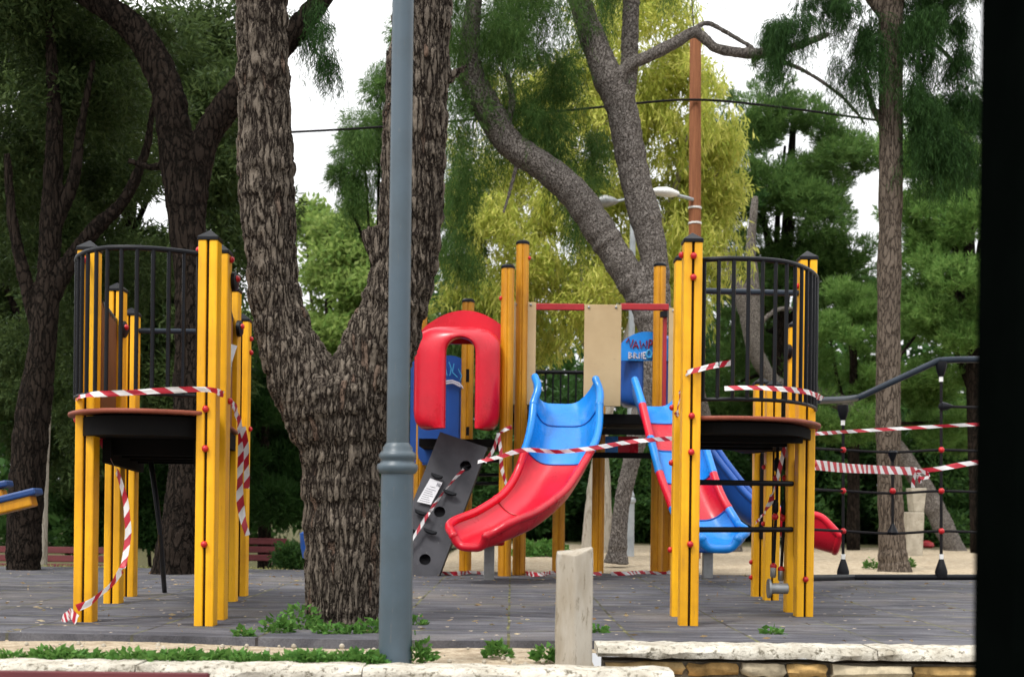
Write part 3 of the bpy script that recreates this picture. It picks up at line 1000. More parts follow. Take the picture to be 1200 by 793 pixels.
s1 = slide('curved slide blue above and red below',
    [(655, 473, 11.42), (661, 500, 11.22), (659, 545, 10.92), (637, 588, 10.62), (602, 618, 10.30), (566, 634, 10.0), (552, 641, 9.86)],
    [.275, .285, .29, .29, .30, .285, .15], [.30, .27, .19, .15, .155, .15, .09], [0, 1.0, 2.1, 3.5, 6], ['blue_plastic', 'blue_plastic', 'red_plastic', 'red_plastic'])
s2 = slide('straight slide in alternating red and blue lengths',
    [(764, 476, 11.42), (778, 505, 11.15), (792, 545, 10.85), (806, 590, 10.55), (822, 626, 10.3), (838, 639, 10.12), (843, 643, 9.98)],
    [.235, .235, .235, .235, .26, .25, .14], [.27, .2, .16, .15, .15, .13, .08], [0, .75, 1.7, 2.6, 3.6, 6], ['blue_plastic', 'red_plastic', 'blue_plastic', 'red_plastic', 'blue_plastic'])
s3 = slide('navy side slide with a red exit lying towards the right',
    [(790, 505, 12.2), (830, 560, 12.1), (872, 607, 12.0), (915, 626, 11.9), (950, 638, 11.85), (978, 646, 11.8)],
    [.27] * 6, [.22, .2, .2, .22, .27, .16], [0, 2.8, 5], ['navy_plastic', 'red_plastic'])
for px, py, Y, zt in ((573, 679, None, .33), (829, 677, None, .27)):
    p = gp(px, py)
    mb = MB(); mb.box((p.x, p.y, zt / 2 - .01), (.085, .085, zt + .02)); mb.build('slide_leg', 'zinc', CT, smooth=False, bevel=.005)
    mb = MB(); mb.box((p.x, p.y, zt + .005), (.25, .3, .10)); mb.build('slide_foot', 'red_plastic' if px < 600 else 'navy_plastic', CT, bevel=.02)

# ---- hoods
def hood(parent_name, cxp, top, bot, wpx, Y, mat, depth=.30, solid=False):
    sc = Y / F
    c = at(cxp, bot, Y)
    W = wpx * sc; H = (bot - top) * sc
    hwid = W / 2
    leg = W * .33
    def outer(n=20):
        r = hwid * .62
        o = [(-hwid + .10, 0), (-hwid + .045, .015), (-hwid + .012, .06), (-hwid, .13), (-hwid, H - r)]
        for i in range(1, n + 1):
            a = math.pi - (math.pi / 2) * i / n
            o.append((-hwid + r + r * math.cos(a), H - r + r * .72 * math.sin(a) + (r * .28) * (i / n) * 0))
        for i in range(0, n + 1):
            a = math.pi / 2 - (math.pi / 2) * i / n
            o.append((hwid - r + r * math.cos(a), H - r + r * .72 * math.sin(a)))
        o += [(hwid, .13), (hwid - .012, .06), (hwid - .045, .015), (hwid - .10, 0)]
        return o
    O = outer()
    fr = lambda a, b_, t: Vector((c.x + a, Y - depth + t, c.z + b_))
    mb = MB()
    if solid:
        mb.prism(O, fr, .05)
        # raised inner field
        mb.prism([(a * .72, b_ * .74 + .02) for a, b_ in O], lambda a, b_, t: fr(a, b_, t - .012), .012)
    else:
        iw = hwid - leg; ih = H * .82; ir = iw * .95
        I = [(-iw, 0), (-iw, ih - ir)] + [(-iw * math.cos(math.pi * i / 16), ih - ir + ir * math.sin(math.pi * i / 16)) for i in range(17)] + [(iw, 0)]
        nO, nI = len(O), len(I)
        # match the two outlines by resampling
        def resample(P, n):
            d = [0]
            for a, b_ in zip(P, P[1:]): d.append(d[-1] + math.hypot(b_[0] - a[0], b_[1] - a[1]))
            out = []
            for k in range(n):
                s = d[-1] * k / (n - 1); j = max(i for i in range(len(d)) if d[i] <= s + 1e-9); j = min(j, len(P) - 2)
                t = (s - d[j]) / max(1e-9, d[j + 1] - d[j])
                out.append((P[j][0] + (P[j + 1][0] - P[j][0]) * t, P[j][1] + (P[j + 1][1] - P[j][1]) * t))
            return out
        K = 49
        Oo, Ii = resample(O, K), [(a + W * .045, b_) for a, b_ in resample(I, K)]
        vs = []; fs = []
        D = depth + .05
        # rings: outer back, outer front, inner front, inner back
        lay = [(0, D), (0, .15)] + [(f, .13 * (1 - f) ** 2.4) for f in (.04, .1, .2, .34, .52, .74, .9)] + [(.97, .008), (1, .03), (1, .10)]
        for f, t in lay:
            vs += [fr(a + (a2 - a) * f, b_ + (b2 - b_) * f, t) for (a, b_), (a2, b2) in zip(Oo, Ii)]
        for q in range(len(lay) - 1):
            for k in range(K - 1):
                fs.append((q * K + k, q * K + k + 1, (q + 1) * K + k + 1, (q + 1) * K + k))
        # legs' undersides and inner skin
        for P, t in ((Ii, .08), (Oo, D)):
            pass
        # back skin
        q0, q1 = (len(lay) - 1) * K, 0
        for k in range(K - 1):
            fs.append((q0 + k, q0 + k + 1, q1 + k + 1, q1 + k))
        for k in (0, K - 1):
            fs.append(tuple(q * K + k for q in range(len(lay))))
        mb.add(vs, fs)
    o = mb.build('hood', mat, CT, sharp=50)
    return o, c, W, H, fr
h1, c, W, H, fr = hood('red', 536, 378, 504, 99, 11.35, 'red_plastic', .34)
tag(h1, 'red moulded entrance hood above the climbing panel')
# hump of the back plate above the hood
mb = MB()
out = [(-.40, -.22)] + [(-.40 + .80 * i / 20, -.20 + .20 * math.sin(math.pi * (i / 20)) ** .8) for i in range(21)] + [(.40, -.22), (.40, -.30), (-.40, -.30)]
cc = at(545, 364, 11.42)
mb.prism(out, lambda a, b_, t: Vector((cc.x + a, 11.40 + t, cc.z + b_)), .03)
mb.build('back_plate', 'red_plastic', h1, sharp=50)
h2, c2, W2, H2, fr2 = hood('blue', 760, 388, 478, 72, 12.6, 'navy_plastic', .25)
tag(h2, 'blue hood with scrawled graffiti at the back of the deck')
h3, c3, W3, H3, fr3 = hood('blue', 514, 412, 545, 66, 12.25, 'navy_plastic', .1, solid=True)
tag(h3, 'navy blue arched board behind the red hood')
mb = MB()
out = [(-.29, -.28)] + [(.29 * math.cos(math.pi - math.pi * i / 20), -.26 + .26 * math.sin(math.pi * i / 20)) for i in range(21)] + [(.29, -.28)]
cc = at(758, 389, 12.35)
mb.prism(out, lambda a, b_, t: Vector((cc.x + a, 12.32 + t, cc.z + b_)), .026)
sg = mb.build('sign_board', 'blue_plastic', h2, sharp=50)
def strokes(parent, name, mat, lines, Y, r=.006):
    mb = MB()
    for ln in lines:
        mb.tube([at(x, y, Y) for x, y in ln], r, 6)
    return mb.build(name, mat, parent)
Yg = 12.315
strokes(sg, 'graffiti', 'graffiti_red', [[(734, 401), (737, 396), (739, 407), (742, 398)], [(742, 408), (745, 399), (748, 408)], [(743, 405), (747, 405)], [(750, 399), (751, 408), (754, 402), (757, 408), (758, 399)], [(760, 409), (761, 398), (764, 399), (764, 403), (761, 404)]], Yg, .008)
strokes(sg, 'graffiti', 'graffiti_white', [[(737, 420), (737, 413), (740, 414), (738, 416), (741, 418), (737, 420)], [(743, 420), (743, 413), (746, 415), (743, 416), (747, 420)], [(749, 420), (749, 413), (752, 420), (752, 413)], [(757, 413), (754, 413), (754, 420), (757, 420)], [(754, 416.5), (756, 416.5)]], Yg, .008)
strokes(sg, 'graffiti', 'graffiti_cyan', [[(759, 411), (757, 415), (759, 419), (763, 419), (764, 414), (761, 410), (759, 411)]], Yg, .012)
Yg = 12.125
strokes(h3, 'graffiti', 'graffiti_white', [[(521, 447), (530, 446), (538, 449), (544, 456)], [(522, 449.5), (531, 448.5), (540, 453)]], Yg - .02, .010)
strokes(h3, 'graffiti', 'graffiti_cyan', [[(526, 424), (529, 432), (527, 440)], [(532, 426), (530, 436), (536, 442)], [(537, 432), (541, 440), (539, 446)], [(522, 430), (524, 440)]], Yg - .02, .006)
mb = MB(); mb.box(at(548, 440, 12.0), (.03, .04, .12)); mb.box(at(548, 505, 12.0), (.03, .04, .08)); mb.build('hood_clamp', 'black_metal', CT, smooth=False)
# lower deck behind the hood
mb = MB(); mb.box((at(540, 512, 11.8).x, 11.85, at(540, 519, 11.5).z), (.72, .8, .07)); mb.build('lower_deck', 'dark_beam', CT, smooth=False, bevel=.004)
mb = MB()
for yy in (540, 556, 566):
    mb.tube([at(548, yy, 11.9), at(600, yy, 11.6)], .016, 8)
mb.build('under_rails', 'black_metal', CT)

# ---- climbing panel with grips and holes
T0, T1 = at(519, 516, 11.42), at(573, 514, 11.42)      # upper edge
B0, B1_ = gp(470, 675), gp(513, 674)
B0.z = B1_.z = -.01
ux = (T1 - T0); wv = ux.normalized(); wlen = .40
Bc = (B0 + B1_) / 2 + Vector((-.075, 0, 0)); Tc = (T0 + T1) / 2 + Vector((-.02, 0, 0))
up = (Tc - Bc); Hh = up.length; upn = up.normalized()
wv = Vector((1, 0, 0)); wv = (wv - upn * wv.dot(upn)).normalized()
nrm = upn.cross(wv).normalized()
if nrm.y > 0: nrm = -nrm
fp = lambda a, b_, t: Bc + wv * a + upn * b_ - nrm * t
hwp = .225
holes = [(.10, Hh * .83), (.03, Hh * .475), (-.14, Hh * .27), (.06, Hh * .14)]
def panel_mesh():
    """plate with real round holes: grid cells around holes"""
    bm = bmesh.new()
    NA, NB = 40, int(40 * Hh / (2 * hwp))
    r = .05
    vm = {}
    def vert(i, j):
        a = -hwp + 2 * hwp * i / NA; b_ = Hh * j / NB
        for (ha, hb) in holes:
            d = math.hypot(a - ha, b_ - hb)
            if r * .55 < d < r * 1.25:
                a = ha + (a - ha) * r / d; b_ = hb + (b_ - hb) * r / d
        return a, b_
    for i in range(NA + 1):
        for j in range(NB + 1):
            a, b_ = vert(i, j)
            vm[i, j] = (bm.verts.new(fp(a, b_, 0) - ORG[CT.name]), a, b_)
    for i in range(NA):
        for j in range(NB):
            q = [vm[i, j], vm[i + 1, j], vm[i + 1, j + 1], vm[i, j + 1]]
            ca = sum(x[1] for x in q) / 4; cb = sum(x[2] for x in q) / 4
            if any(math.hypot(ca - ha, cb - hb) < r * .93 for ha, hb in holes): continue
            try: bm.faces.new([x[0] for x in q])
            except ValueError: pass
    bmesh.ops.delete(bm, geom=[v for v in bm.verts if not v.link_faces], context='VERTS')
    me = bpy.data.meshes.new('climbing_panel')
    bm.normal_update()
    bm.to_mesh(me); bm.free()
    o = link_mesh('climbing_panel', me, ['grey_panel', 'dark_panel'], CT, smooth=False)
    so = o.modifiers.new('thick', 'SOLIDIFY'); so.thickness = .075; so.offset = -1; so.material_offset_rim = 1
    return o
cp = panel_mesh()
mb = MB(); mb.add([fp(a, b_, t) for t in (.08, .095) for a, b_ in ((-hwp, 0), (hwp, 0), (hwp, Hh), (-hwp, Hh))], [(3, 2, 1, 0), (4, 5, 6, 7), (0, 1, 5, 4), (1, 2, 6, 5), (2, 3, 7, 6), (3, 0, 4, 7)])
mb.build('hole_shade', 'dark_panel', cp, smooth=False)  # dark sheet added so the holes show the shade behind the panel
tag(cp, 'leaning dark grey climbing panel with black grips and round holes')
for (ha, hb, gw) in ((-.10, Hh * .70, .11), (.06, Hh * .62, .125), (-.115, Hh * .43, .12), (.02, Hh * .33, .125)):
    mb = MB()
    out = [(gw / 2 * math.cos(math.pi * i / 12), -.034 * math.sin(math.pi * i / 12) ** .7) for i in range(13)]
    mb.prism(out, lambda a, b_, t: fp(ha + a, hb + b_, -.028 - t), .035)
    mb.build('grip', 'black_metal', cp, smooth=False, bevel=.005)
# notice taped to it
nt_ = empty('notice', fp(-.12, Hh * .56, -.03), 'white printed notice sheet taped to the grey climbing panel', 'notice')
mb = MB(); q = [(-.19, Hh * .50), (-.055, Hh * .505), (-.05, Hh * .69), (-.155, Hh * .685)]
q = [(-.185, Hh * .485), (-.06, Hh * .495), (-.035, Hh * .665), (-.15, Hh * .665)]
mb.add([fp(a, b_, -.029) for a, b_ in q] + [fp(a, b_, -.0305) for a, b_ in q], [(0, 1, 2, 3), (7, 6, 5, 4), (0, 4, 5, 1), (1, 5, 6, 2), (2, 6, 7, 3), (3, 7, 4, 0)])
mb.build('sheet', 'paper_grey', nt_, smooth=False)
mb = MB()
for i in range(9):
    t = .08 + .085 * i
    if i > 6: t = .70
    l = Vector((q[0][0], q[0][1], 0)).lerp(Vector((q[3][0], q[3][1], 0)), t); r_ = Vector((q[1][0], q[1][1], 0)).lerp(Vector((q[2][0], q[2][1], 0)), t)
    a, b_ = l.lerp(r_, .12 if i < 7 else .3), l.lerp(r_, .86 - .1 * (i % 3) if i < 7 else .7)
    mb.tube([fp(a.x, a.y, -.0312), fp(b_.x, b_.y, -.0312)], .0022, 4)
l = Vector((q[0][0], q[0][1], 0)).lerp(Vector((q[2][0], q[2][1], 0)), .86)
for k in range(3):
    mb.tube([fp(l.x - .015 + .012 * k, l.y - .016, -.0312), fp(l.x - .015 + .012 * k, l.y + .016, -.0312)], .004, 4)
mb.build('printing', 'print_grey', nt_)

# ================================================================== CAUTION TAPES
def tape(label, pts, width=.05, twist=0.0, period=.13, n=10, phase=0.0, flat=False, face=None):
    """ribbon through points; roll angle varies along it"""
    P = [np.array(p) for p in pts]
    S = [Vector(s) for s in spline(P, n)]
    rr = random.Random(len(label) * 7 + len(pts))
    ln = 0
    vs = []; uv = []
    ph = [rr.uniform(-1, 1) for _ in range(8)]
    for i, p in enumerate(S):
        if i: ln += (p - S[i - 1]).length
        t = (S[min(i + 1, len(S) - 1)] - S[max(i - 1, 0)]).normalized()
        ref = Vector((0, 0, 1)) if abs(t.z) < .8 else Vector((1, 0, 0))
        if flat: ref = Vector((0, 1, 0)) if abs(t.y) < .8 else Vector((1, 0, 0))
        sd = (ref - t * ref.dot(t)).normalized()
        nn = t.cross(sd)
        a = phase + twist * (math.sin(ln * 5.1 + ph[0] * 3) * .8 + math.sin(ln * 13 + ph[1] * 3) * .5)
        d = sd * math.cos(a) + nn * math.sin(a)
        w = width * (1 - .28 * twist * abs(math.sin(ln * 9 + ph[2])))
        jit = nn * (.004 * math.sin(ln * 40 + ph[3]))
        for k in (-.5, -.17, .17, .5):
            crease = nn * (.006 * twist * math.sin(k * 9 + ln * 21))
            vs.append(p + d * w * k + jit + crease)
            uv.append((ln / period, k + .5))
    me = bpy.data.meshes.new('tape')
    org = S[0]
    fs = []
    for i in range(len(S) - 1):
        for k in range(3):
            fs.append((i * 4 + k, i * 4 + k + 1, (i + 1) * 4 + k + 1, (i + 1) * 4 + k))
    me.from_pydata([v - org for v in vs], [], fs)
    ul = me.uv_layers.new(name='UVMap')
    for lp in me.loops:
        ul.data[lp.index].uv = uv[lp.vertex_index]
    o = link_mesh('caution_tape', me, 'caution_tape', None, org, smooth=True)
    return tag(o, label, 'caution tape', 'red and white caution tapes')
yl = 6.165
tape('red and white tape stretched round the left tower balcony just above its deck', [at(89, 466, yl + .20), at(93, 465, yl + .02), at(108, 462, yl - .10), at(150, 460, yl - .125), at(200, 457, yl - .10), at(236, 456, yl - .065), at(250, 457, yl - .06), at(262, 462, yl + .1)], .030, .5, .125)
tape('long tape hanging in a loop under the left tower down to its front post foot', [at(115, 505, yl + .35), at(124, 525, yl + .32), at(137, 552, yl + .25), at(146, 582, yl + .2), at(150, 618, yl + .18), at(147, 650, yl + .16), at(139, 674, yl + .1), at(122, 692, yl + .02), at(106, 705, yl - .05), at(90, 712, yl - .07)], .037, .5, .115, phase=.2)
tape('crumpled tape end lying at the foot of the left tower front post', [at(72, 728, 6.35), at(78, 722, 6.28), at(84, 718, 6.2), at(90, 726, 6.16)], .055, .5, .05)
tape('tape hanging down the right hand post of the left tower', [at(261, 463, 7.0), at(272, 472, 7.1), at(279, 490, 7.3), at(283, 512, 7.4), at(282, 540, 7.4), at(281, 570, 7.4), at(283, 600, 7.4), at(290, 627, 7.4)], .045, .6, .13)
tape('short doubled tape end hanging beside the right hand post of the left tower', [at(284, 500, 7.35), at(288, 520, 7.36), at(289, 545, 7.37), at(289, 572, 7.38)], .04, .4, .13)
yr = R1.y
tape('tape wrapped round the right tower balcony above the deck edge', [at(849, 455, yr - .055), at(875, 454, yr - .06), at(905, 455, yr - .035), at(932, 457, yr + .04), at(952, 461, yr + .16), at(963, 467, yr + .4)], .029, .45, .10)
tape('twisted tape tied round the front left post of the right tower', [at(857, 425, yr + .02), at(838, 428, yr - .03), at(818, 433, yr - .065), at(806, 437, yr - .06), at(800, 448, yr + .1), at(797, 462, yr + .3), at(795, 478, yr + .4), at(792, 490, yr + .6)], .032, .6, .085)
tape('tape stretched across both slides in front of the central tower', [at(560, 541, 10.95), at(585, 535, 10.85), at(615, 527, 10.72), at(655, 529, 10.62), at(700, 524, 10.62), at(735, 518, 10.72), at(765, 515, 10.7), at(797, 513, 10.4)], .042, .5, .165)
tape('thin tape threaded through the hole of the grey climbing panel', [fp(-.155, Hh * .06, -.06), fp(-.10, Hh * .22, -.06), fp(-.05, Hh * .40, -.075), fp(-.01, Hh * .55, -.05), fp(.05, Hh * .70, -.04), fp(.10, Hh * .80, -.02)], .032, .7, .13)
tape('tape knotted on the front post of the central tower and hanging loose', [at(568, 541, 11.2), at(578, 527, 11.2), at(584, 510, 11.2), at(592, 503, 11.18), at(600, 500, 11.2)], .04, .6, .11)
tape('loose tape end dangling down the front post of the central tower', [at(584, 507, 11.17), at(587, 530, 11.15), at(588, 548, 11.15), at(594, 570, 11.16)], .035, .6, .11)
def flat_on_floor(pxs):
    out = []
    for i, (x, y) in enumerate(pxs):
        p = gp(x, y, .014 + .008 * math.sin(i * 2.1)); out.append(p)
    return out
tape('tape lying on the ground beneath the central tower left of the slide leg', flat_on_floor([(516, 671), (535, 671.5), (552, 670.5), (570, 671)]), .045, .7, .15)
tape('tape lying on the ground beneath the central tower behind the concrete post', flat_on_floor([(615, 671), (632, 673), (648, 671), (680, 672), (705, 671.5)]), .045, .7, .15)
tape('tape lying on the ground between the middle and right posts of the central tower', flat_on_floor([(716, 672), (735, 671.5), (752, 670.5), (775, 671), (795, 669)]), .045, .7, .15)
tape('thin upper tape strung above the climbing net ropes to the right', [at(860, 511, 7.6), at(905, 511, 8.2), at(955, 508, 9.0), at(1000, 505, 9.8), at(1070, 501, 10.0), at(1145, 497, 10.0), at(1230, 494, 10.0)], .028, .35, .25)
tape('wide lower tape strung across the climbing net to its knot', [at(952, 544, 7.4), at(990, 548, 8.3), at(1030, 550, 9.4), at(1074, 552, 10.05)], .062, .12, .19)
tape('lower tape running from the knot off to the right of the climbing net', [at(1074, 552, 10.05), at(1100, 549, 10.05), at(1141, 542, 10.05), at(1230, 530, 10.05)], .042, .4, .2)
tape('knotted bow of tape tied in the middle of the climbing net', [at(1070, 571, 10.0), at(1071, 560, 9.98), at(1075, 552, 9.97), at(1083, 553, 9.98), at(1088, 558, 10.0), at(1081, 560, 9.97), at(1076, 556, 9.96), at(1079, 566, 9.99)], .03, .6, .09)
tape('bit of tape twisted round the hanging ropes under the right tower', [at(886, 612, 7.9), at(896, 600, 7.6), at(906, 578, 7.45), at(914, 548, 7.43), at(920, 520, 7.4)], .028, .7, .10)
# crumpled paper on the left tower's right panel
mb = MB(); ps = [at(267, 402, 7.0), at(277, 405, 7.05), at(271, 424, 7.0), at(269, 455, 7.0), at(266, 460, 7.0), at(267, 420, 6.98)]
mb.add(ps + [p + Vector((.004, .004, 0)) for p in ps], [(0, 1, 2, 5), (5, 2, 3, 4), (9 + 2, 8, 7, 6), (10, 9, 8, 11)])
tag(mb.build('paper_strip', 'paper_grey', None, origin=ps[0], smooth=False), 'torn white paper hanging on the brown panel of the left tower', 'paper')

# ================================================================== STREET LAMPS, POLE, CABLES
p = gp(463, 777, -.03); Yp = p.y
LP = empty('street_lamp', p, 'tall blue grey lamp post with ringed collar standing in front of the forked tree', 'street lamp')
k = Yp / F
def zz(py): return ZC + (HY - py) * k - (463 - 600) * 0
zb = -.03
mb = MB(); mb.lathe((p.x, p.y, 0), [(.068, -.10), (.066, .03), (.064, zz(556))], 36); mb.build('base_shaft', 'lamp_paint', LP)
mb = MB()
z0, z1 = zz(557), zz(520)
h = z1 - z0
mb.lathe((p.x, p.y, z0), [(.064, 0), (.071, .004), (.079, h * .12), (.081, h * .2), (.079, h * .30), (.068, h * .36), (.066, h * .44), (.073, h * .5), (.074, h * .6), (.068, h * .68), (.059, h * .74), (.059, h * .84), (.047, h * .96), (.044, h)], 40); mb.build('collar', 'lamp_paint', LP, sharp=60)
mb = MB(); mb.lathe((p.x, p.y, 0), [(.0445, z1), (.041, 3.2), (.038, 4.6)], 36); mb.build('upper_shaft', 'lamp_paint', LP)
mb = MB(); mb.lathe((p.x, p.y, 4.6), [(.06, 0), (.09, .05), (.16, .12), (.18, .30), (.19, .42), (.05, .55)], 24); mb.build('lantern', 'lamp_paint', LP)

p = gp(737, 651, -.03); Yp = p.y; k = Yp / F
LP2 = empty('street_lamp', p, 'small pale grey lamp post in the distance seen under the central deck', 'street lamp')
mb = MB(); mb.lathe((p.x, p.y, 0), [(.075, -.1), (.07, .02), (.068, (HY - 588) * k + ZC)], 20); mb.build('base_shaft', 'pale_metal', LP2)
zc_ = (HY - 588) * k + ZC
mb = MB(); mb.lathe((p.x, p.y, zc_), [(.07, 0), (.085, .02), (.085, .06), (.06, .09), (.07, .11), (.05, .16)], 20); mb.build('collar', 'pale_metal', LP2)
zt = at(733, 238, Yp).z
mb = MB(); mb.lathe((p.x, p.y, 0), [(.048, zc_ + .15), (.04, zt)], 16); mb.tube([(p.x, p.y, zt - .02), (p.x - .1, p.y, zt + .05), at(722, 236, Yp)], .02, 8); mb.build('upper_shaft', 'pale_metal', LP2)
mb = MB(); c = at(710, 236, Yp); mb.lathe(c - Vector((.15, 0, 0)), [(.01, 0), (.07, .05), (.09, .14), (.06, .25), (.02, .32)], 16, axis='X'); mb.build('lamp_head', 'zinc', LP2)

YW = 17.0
a = at(813, 640, YW); a.z = -.03
UP = empty('utility_pole', a, 'tall reddish brown wooden pole with white bands and a lamp arm', 'utility pole')
b_ = at(815, 45, YW)
mb = MB(); mb.tube([a - Vector((0, 0, .1)), a.lerp(b_, .5), b_], [.095, .085, .075], 20); mb.build('pole', 'pole_wood', UP)
for yy in (244, 262):
    c = at(814, yy, YW); c.x = a.x + (b_.x - a.x) * (c.z - a.z) / (b_.z - a.z)
    mb = MB(); mb.lathe(c, [(.088, -.012), (.091, -.008), (.091, .012), (.088, .014)], 24); mb.build('band', 'white_plastic', UP)
mb = MB(); mb.tube([at(812, 234, YW - .06), at(806, 232, YW - .12), at(794, 229, YW - .15)], .024, 8); mb.build('lamp_arm', 'pale_metal', UP)
c = at(763, 226, YW - .15)
mb = MB()
vs = []
prof = [(0, .012, .02), (.02, .05, .035), (.08, .085, .06), (.20, .10, .075), (.27, .085, .065), (.33, .05, .045), (.37, .025, .028)]
nn = 16
for (x, w, h) in prof:
    for kk in range(nn):
        an = 2 * math.pi * kk / nn
        s = math.sin(an)
        vs.append(c + Vector((x, w * math.cos(an), (h if s > 0 else h * .75) * s + .02 - x * .09)))
fs = []
for i in range(len(prof) - 1):
    for kk in range(nn):
        k2 = (kk + 1) % nn
        fs.append((i * nn + kk, i * nn + k2, (i + 1) * nn + k2, (i + 1) * nn + kk))
fs += [tuple(range(nn)), tuple((len(prof) - 1) * nn + q for q in range(nn))]
mb.add(vs, fs); mb.build('lamp_head', 'white_plastic', UP, sharp=50)
def cable(label, pts, r):
    mb = MB(); S = [Vector(q) for q in spline(pts, 6)]
    mb.tube(S, r, 6)
    tag(mb.build('cable', 'rope', None, origin=S[0]), label, 'cable')
cable('thick black cable sagging from the brown pole to both sides', [at(-200, 160, 17.5), at(150, 160, 17.4), at(380, 153, 17.3), at(590, 137, 17.1), at(710, 125, 17), at(808, 117, 16.9), at(900, 124, 16.9), at(1020, 140, 17), at(1140, 156, 17.2), at(1350, 180, 17.6)], .016)
cable('thin wire rising from the top of the brown pole', [at(815, 55, YW), at(812, 20, YW), at(806, -60, YW), at(790, -200, YW)], .008)

# ================================================================== BENCHES, SEESAW, POST, GATE, SMALL THINGS
def bench(px0, px1, ytop, Y, label, zg=None, slat=.085, group='maroon slatted benches', angle=0):
    a, b2 = at(px0, ytop, Y), at(px1, ytop, Y)
    zg = gz((a.x + b2.x) / 2, Y) if zg is None else zg
    zt = (a.z + b2.z) / 2
    w = b2.x - a.x; cx = (a.x + b2.x) / 2
    o = empty('bench', (cx, Y, zg), label, 'bench', group)
    tilt = Matrix.Rotation(math.radians(-12), 3, 'X')
    for i in range(3):
        mb = MB(); mb.box((cx, Y - .02 * i, zt - slat / 2 - i * (slat + .025)), (w, .028, slat), tilt); mb.build('back_slat', 'maroon_wood', o, smooth=False, bevel=.006)
    zs = zg + .44
    for i in range(4):
        mb = MB(); mb.box((cx, Y - .13 - i * .105, zs), (w, .09, .03)); mb.build('seat_slat', 'maroon_wood', o, smooth=False, bevel=.006)
    for s in (-1, 1):
        x = cx + s * (w / 2 - .18)
        mb = MB(); mb.tube([(x, Y + .03, zg - .02), (x, Y + .04, zs), (x, Y + .045, zt - .03)], .02, 8); mb.tube([(x, Y + .03, zs - .035), (x, Y - .47, zs - .035), (x, Y - .46, zg - .02)], .02, 8)
        mb.build('leg', 'black_metal', o)
    return o
bench(-30, 125, 640, 16.6, 'maroon slatted bench behind the left tower beside the thick dark trunk')
bench(243, 336, 630, 17.2, 'maroon slatted bench between the left tower and the forked tree')
bench(-170, 245, 785.5, 4.3, 'maroon bench of which only the back edge shows, in the near bottom left corner', zg=-.86, slat=.07)

SS = empty('seesaw', (at(-80, 600, 8.3).x, 8.3, 0), 'yellow seesaw beam with blue top sticking in from the left edge', 'seesaw')
def beam(p0, p1, name, mat, w, h, up=0):
    a, b2 = Vector(p0), Vector(p1)
    d = b2 - a; ang = math.atan2(d.z, d.x)
    mb = MB(); mb.box((a + b2) / 2 + Vector((0, 0, up)), (d.length, w, h), Matrix.Rotation(-ang, 3, 'Y')); return mb.build(name, mat, SS, smooth=False, bevel=.012)
beam(at(-260, 660, 8.3), at(40, 586, 8.3), 'beam', 'shaded_yellow', .12, .075)  # yellow beam, with its shade put into the colour
beam(at(-260, 650, 8.3), at(46, 575, 8.3), 'top_pad', 'seat_blue', .15, .045)
beam(at(-200, 618, 8.6), at(6, 578, 8.6), 'rear_beam', 'shaded_yellow', .10, .06)
beam(at(-200, 610, 8.6), at(12, 566, 8.6), 'rear_pad', 'seat_blue', .13, .045)
mb = MB(); c = gp(-140, 690); mb.tube([(c.x, 8.4, -.02), (c.x, 8.4, .36)], .06, 14); mb.box((c.x, 8.42, .26), (.2, .45, .12)); mb.build('pivot', 'black_metal', SS)

# concrete stub post
p = gp(672, 779, -.03)
mb = MB()
w = .072
sec = [(-w, -.03), (0, -.058), (w, -.03), (w, .05), (0, .07), (-w, .05)]
zs_ = [-.12, 0, .1, .2, .3, .38]
vs = []
for z in zs_:
    vs += [(p.x + a + random.uniform(-.002, .002), p.y + b2 + random.uniform(-.002, .002), z) for a, b2 in sec]
tops = [.413, .405, .437, .44, .425, .42]
vs += [(p.x + a * .97, p.y + b2 * .97, t) for (a, b2), t in zip(sec, tops)]
fs = []
R_ = len(zs_) + 1
for i in range(R_ - 1):
    for kk in range(6):
        fs.append((i * 6 + kk, i * 6 + (kk + 1) % 6, (i + 1) * 6 + (kk + 1) % 6, (i + 1) * 6 + kk))
ct = len(vs); vs.append((p.x + .006, p.y, .414))
for kk in range(6): fs.append(((R_ - 1) * 6 + kk, (R_ - 1) * 6 + (kk + 1) % 6, ct))
mb.add(vs, fs)
tag(mb.build('concrete_post', 'concrete_post', None, origin=(p.x, p.y, -.03), smooth=False, bevel=.006), 'short weathered concrete stub post with a broken top beside the kerb', 'post')

# black gate post very near on the right
g = empty('gate_post', (.68, 1.62, -.86), 'near black steel gate post filling the right edge', 'gate post')
xe = at(1143, 400, 1.6)
mb = MB(); mb.box((at(1143, 400, 1.75).x + .075, 1.675, .72), (.15, .15, 3.16)); mb.build('shaft', 'gate_black', g, smooth=False, bevel=.006)
mb = MB(); mb.box((at(1143, 400, 1.75).x + .075, 1.675, -.85), (.26, .26, .02)); mb.build('base_plate', 'gate_black', g, smooth=False, bevel=.003)
mb = MB(); mb.box((at(1143, 400, 1.75).x + .075, 1.675, 2.31), (.17, .17, .02)); mb.build('top_cap', 'gate_black', g, smooth=False, bevel=.004)

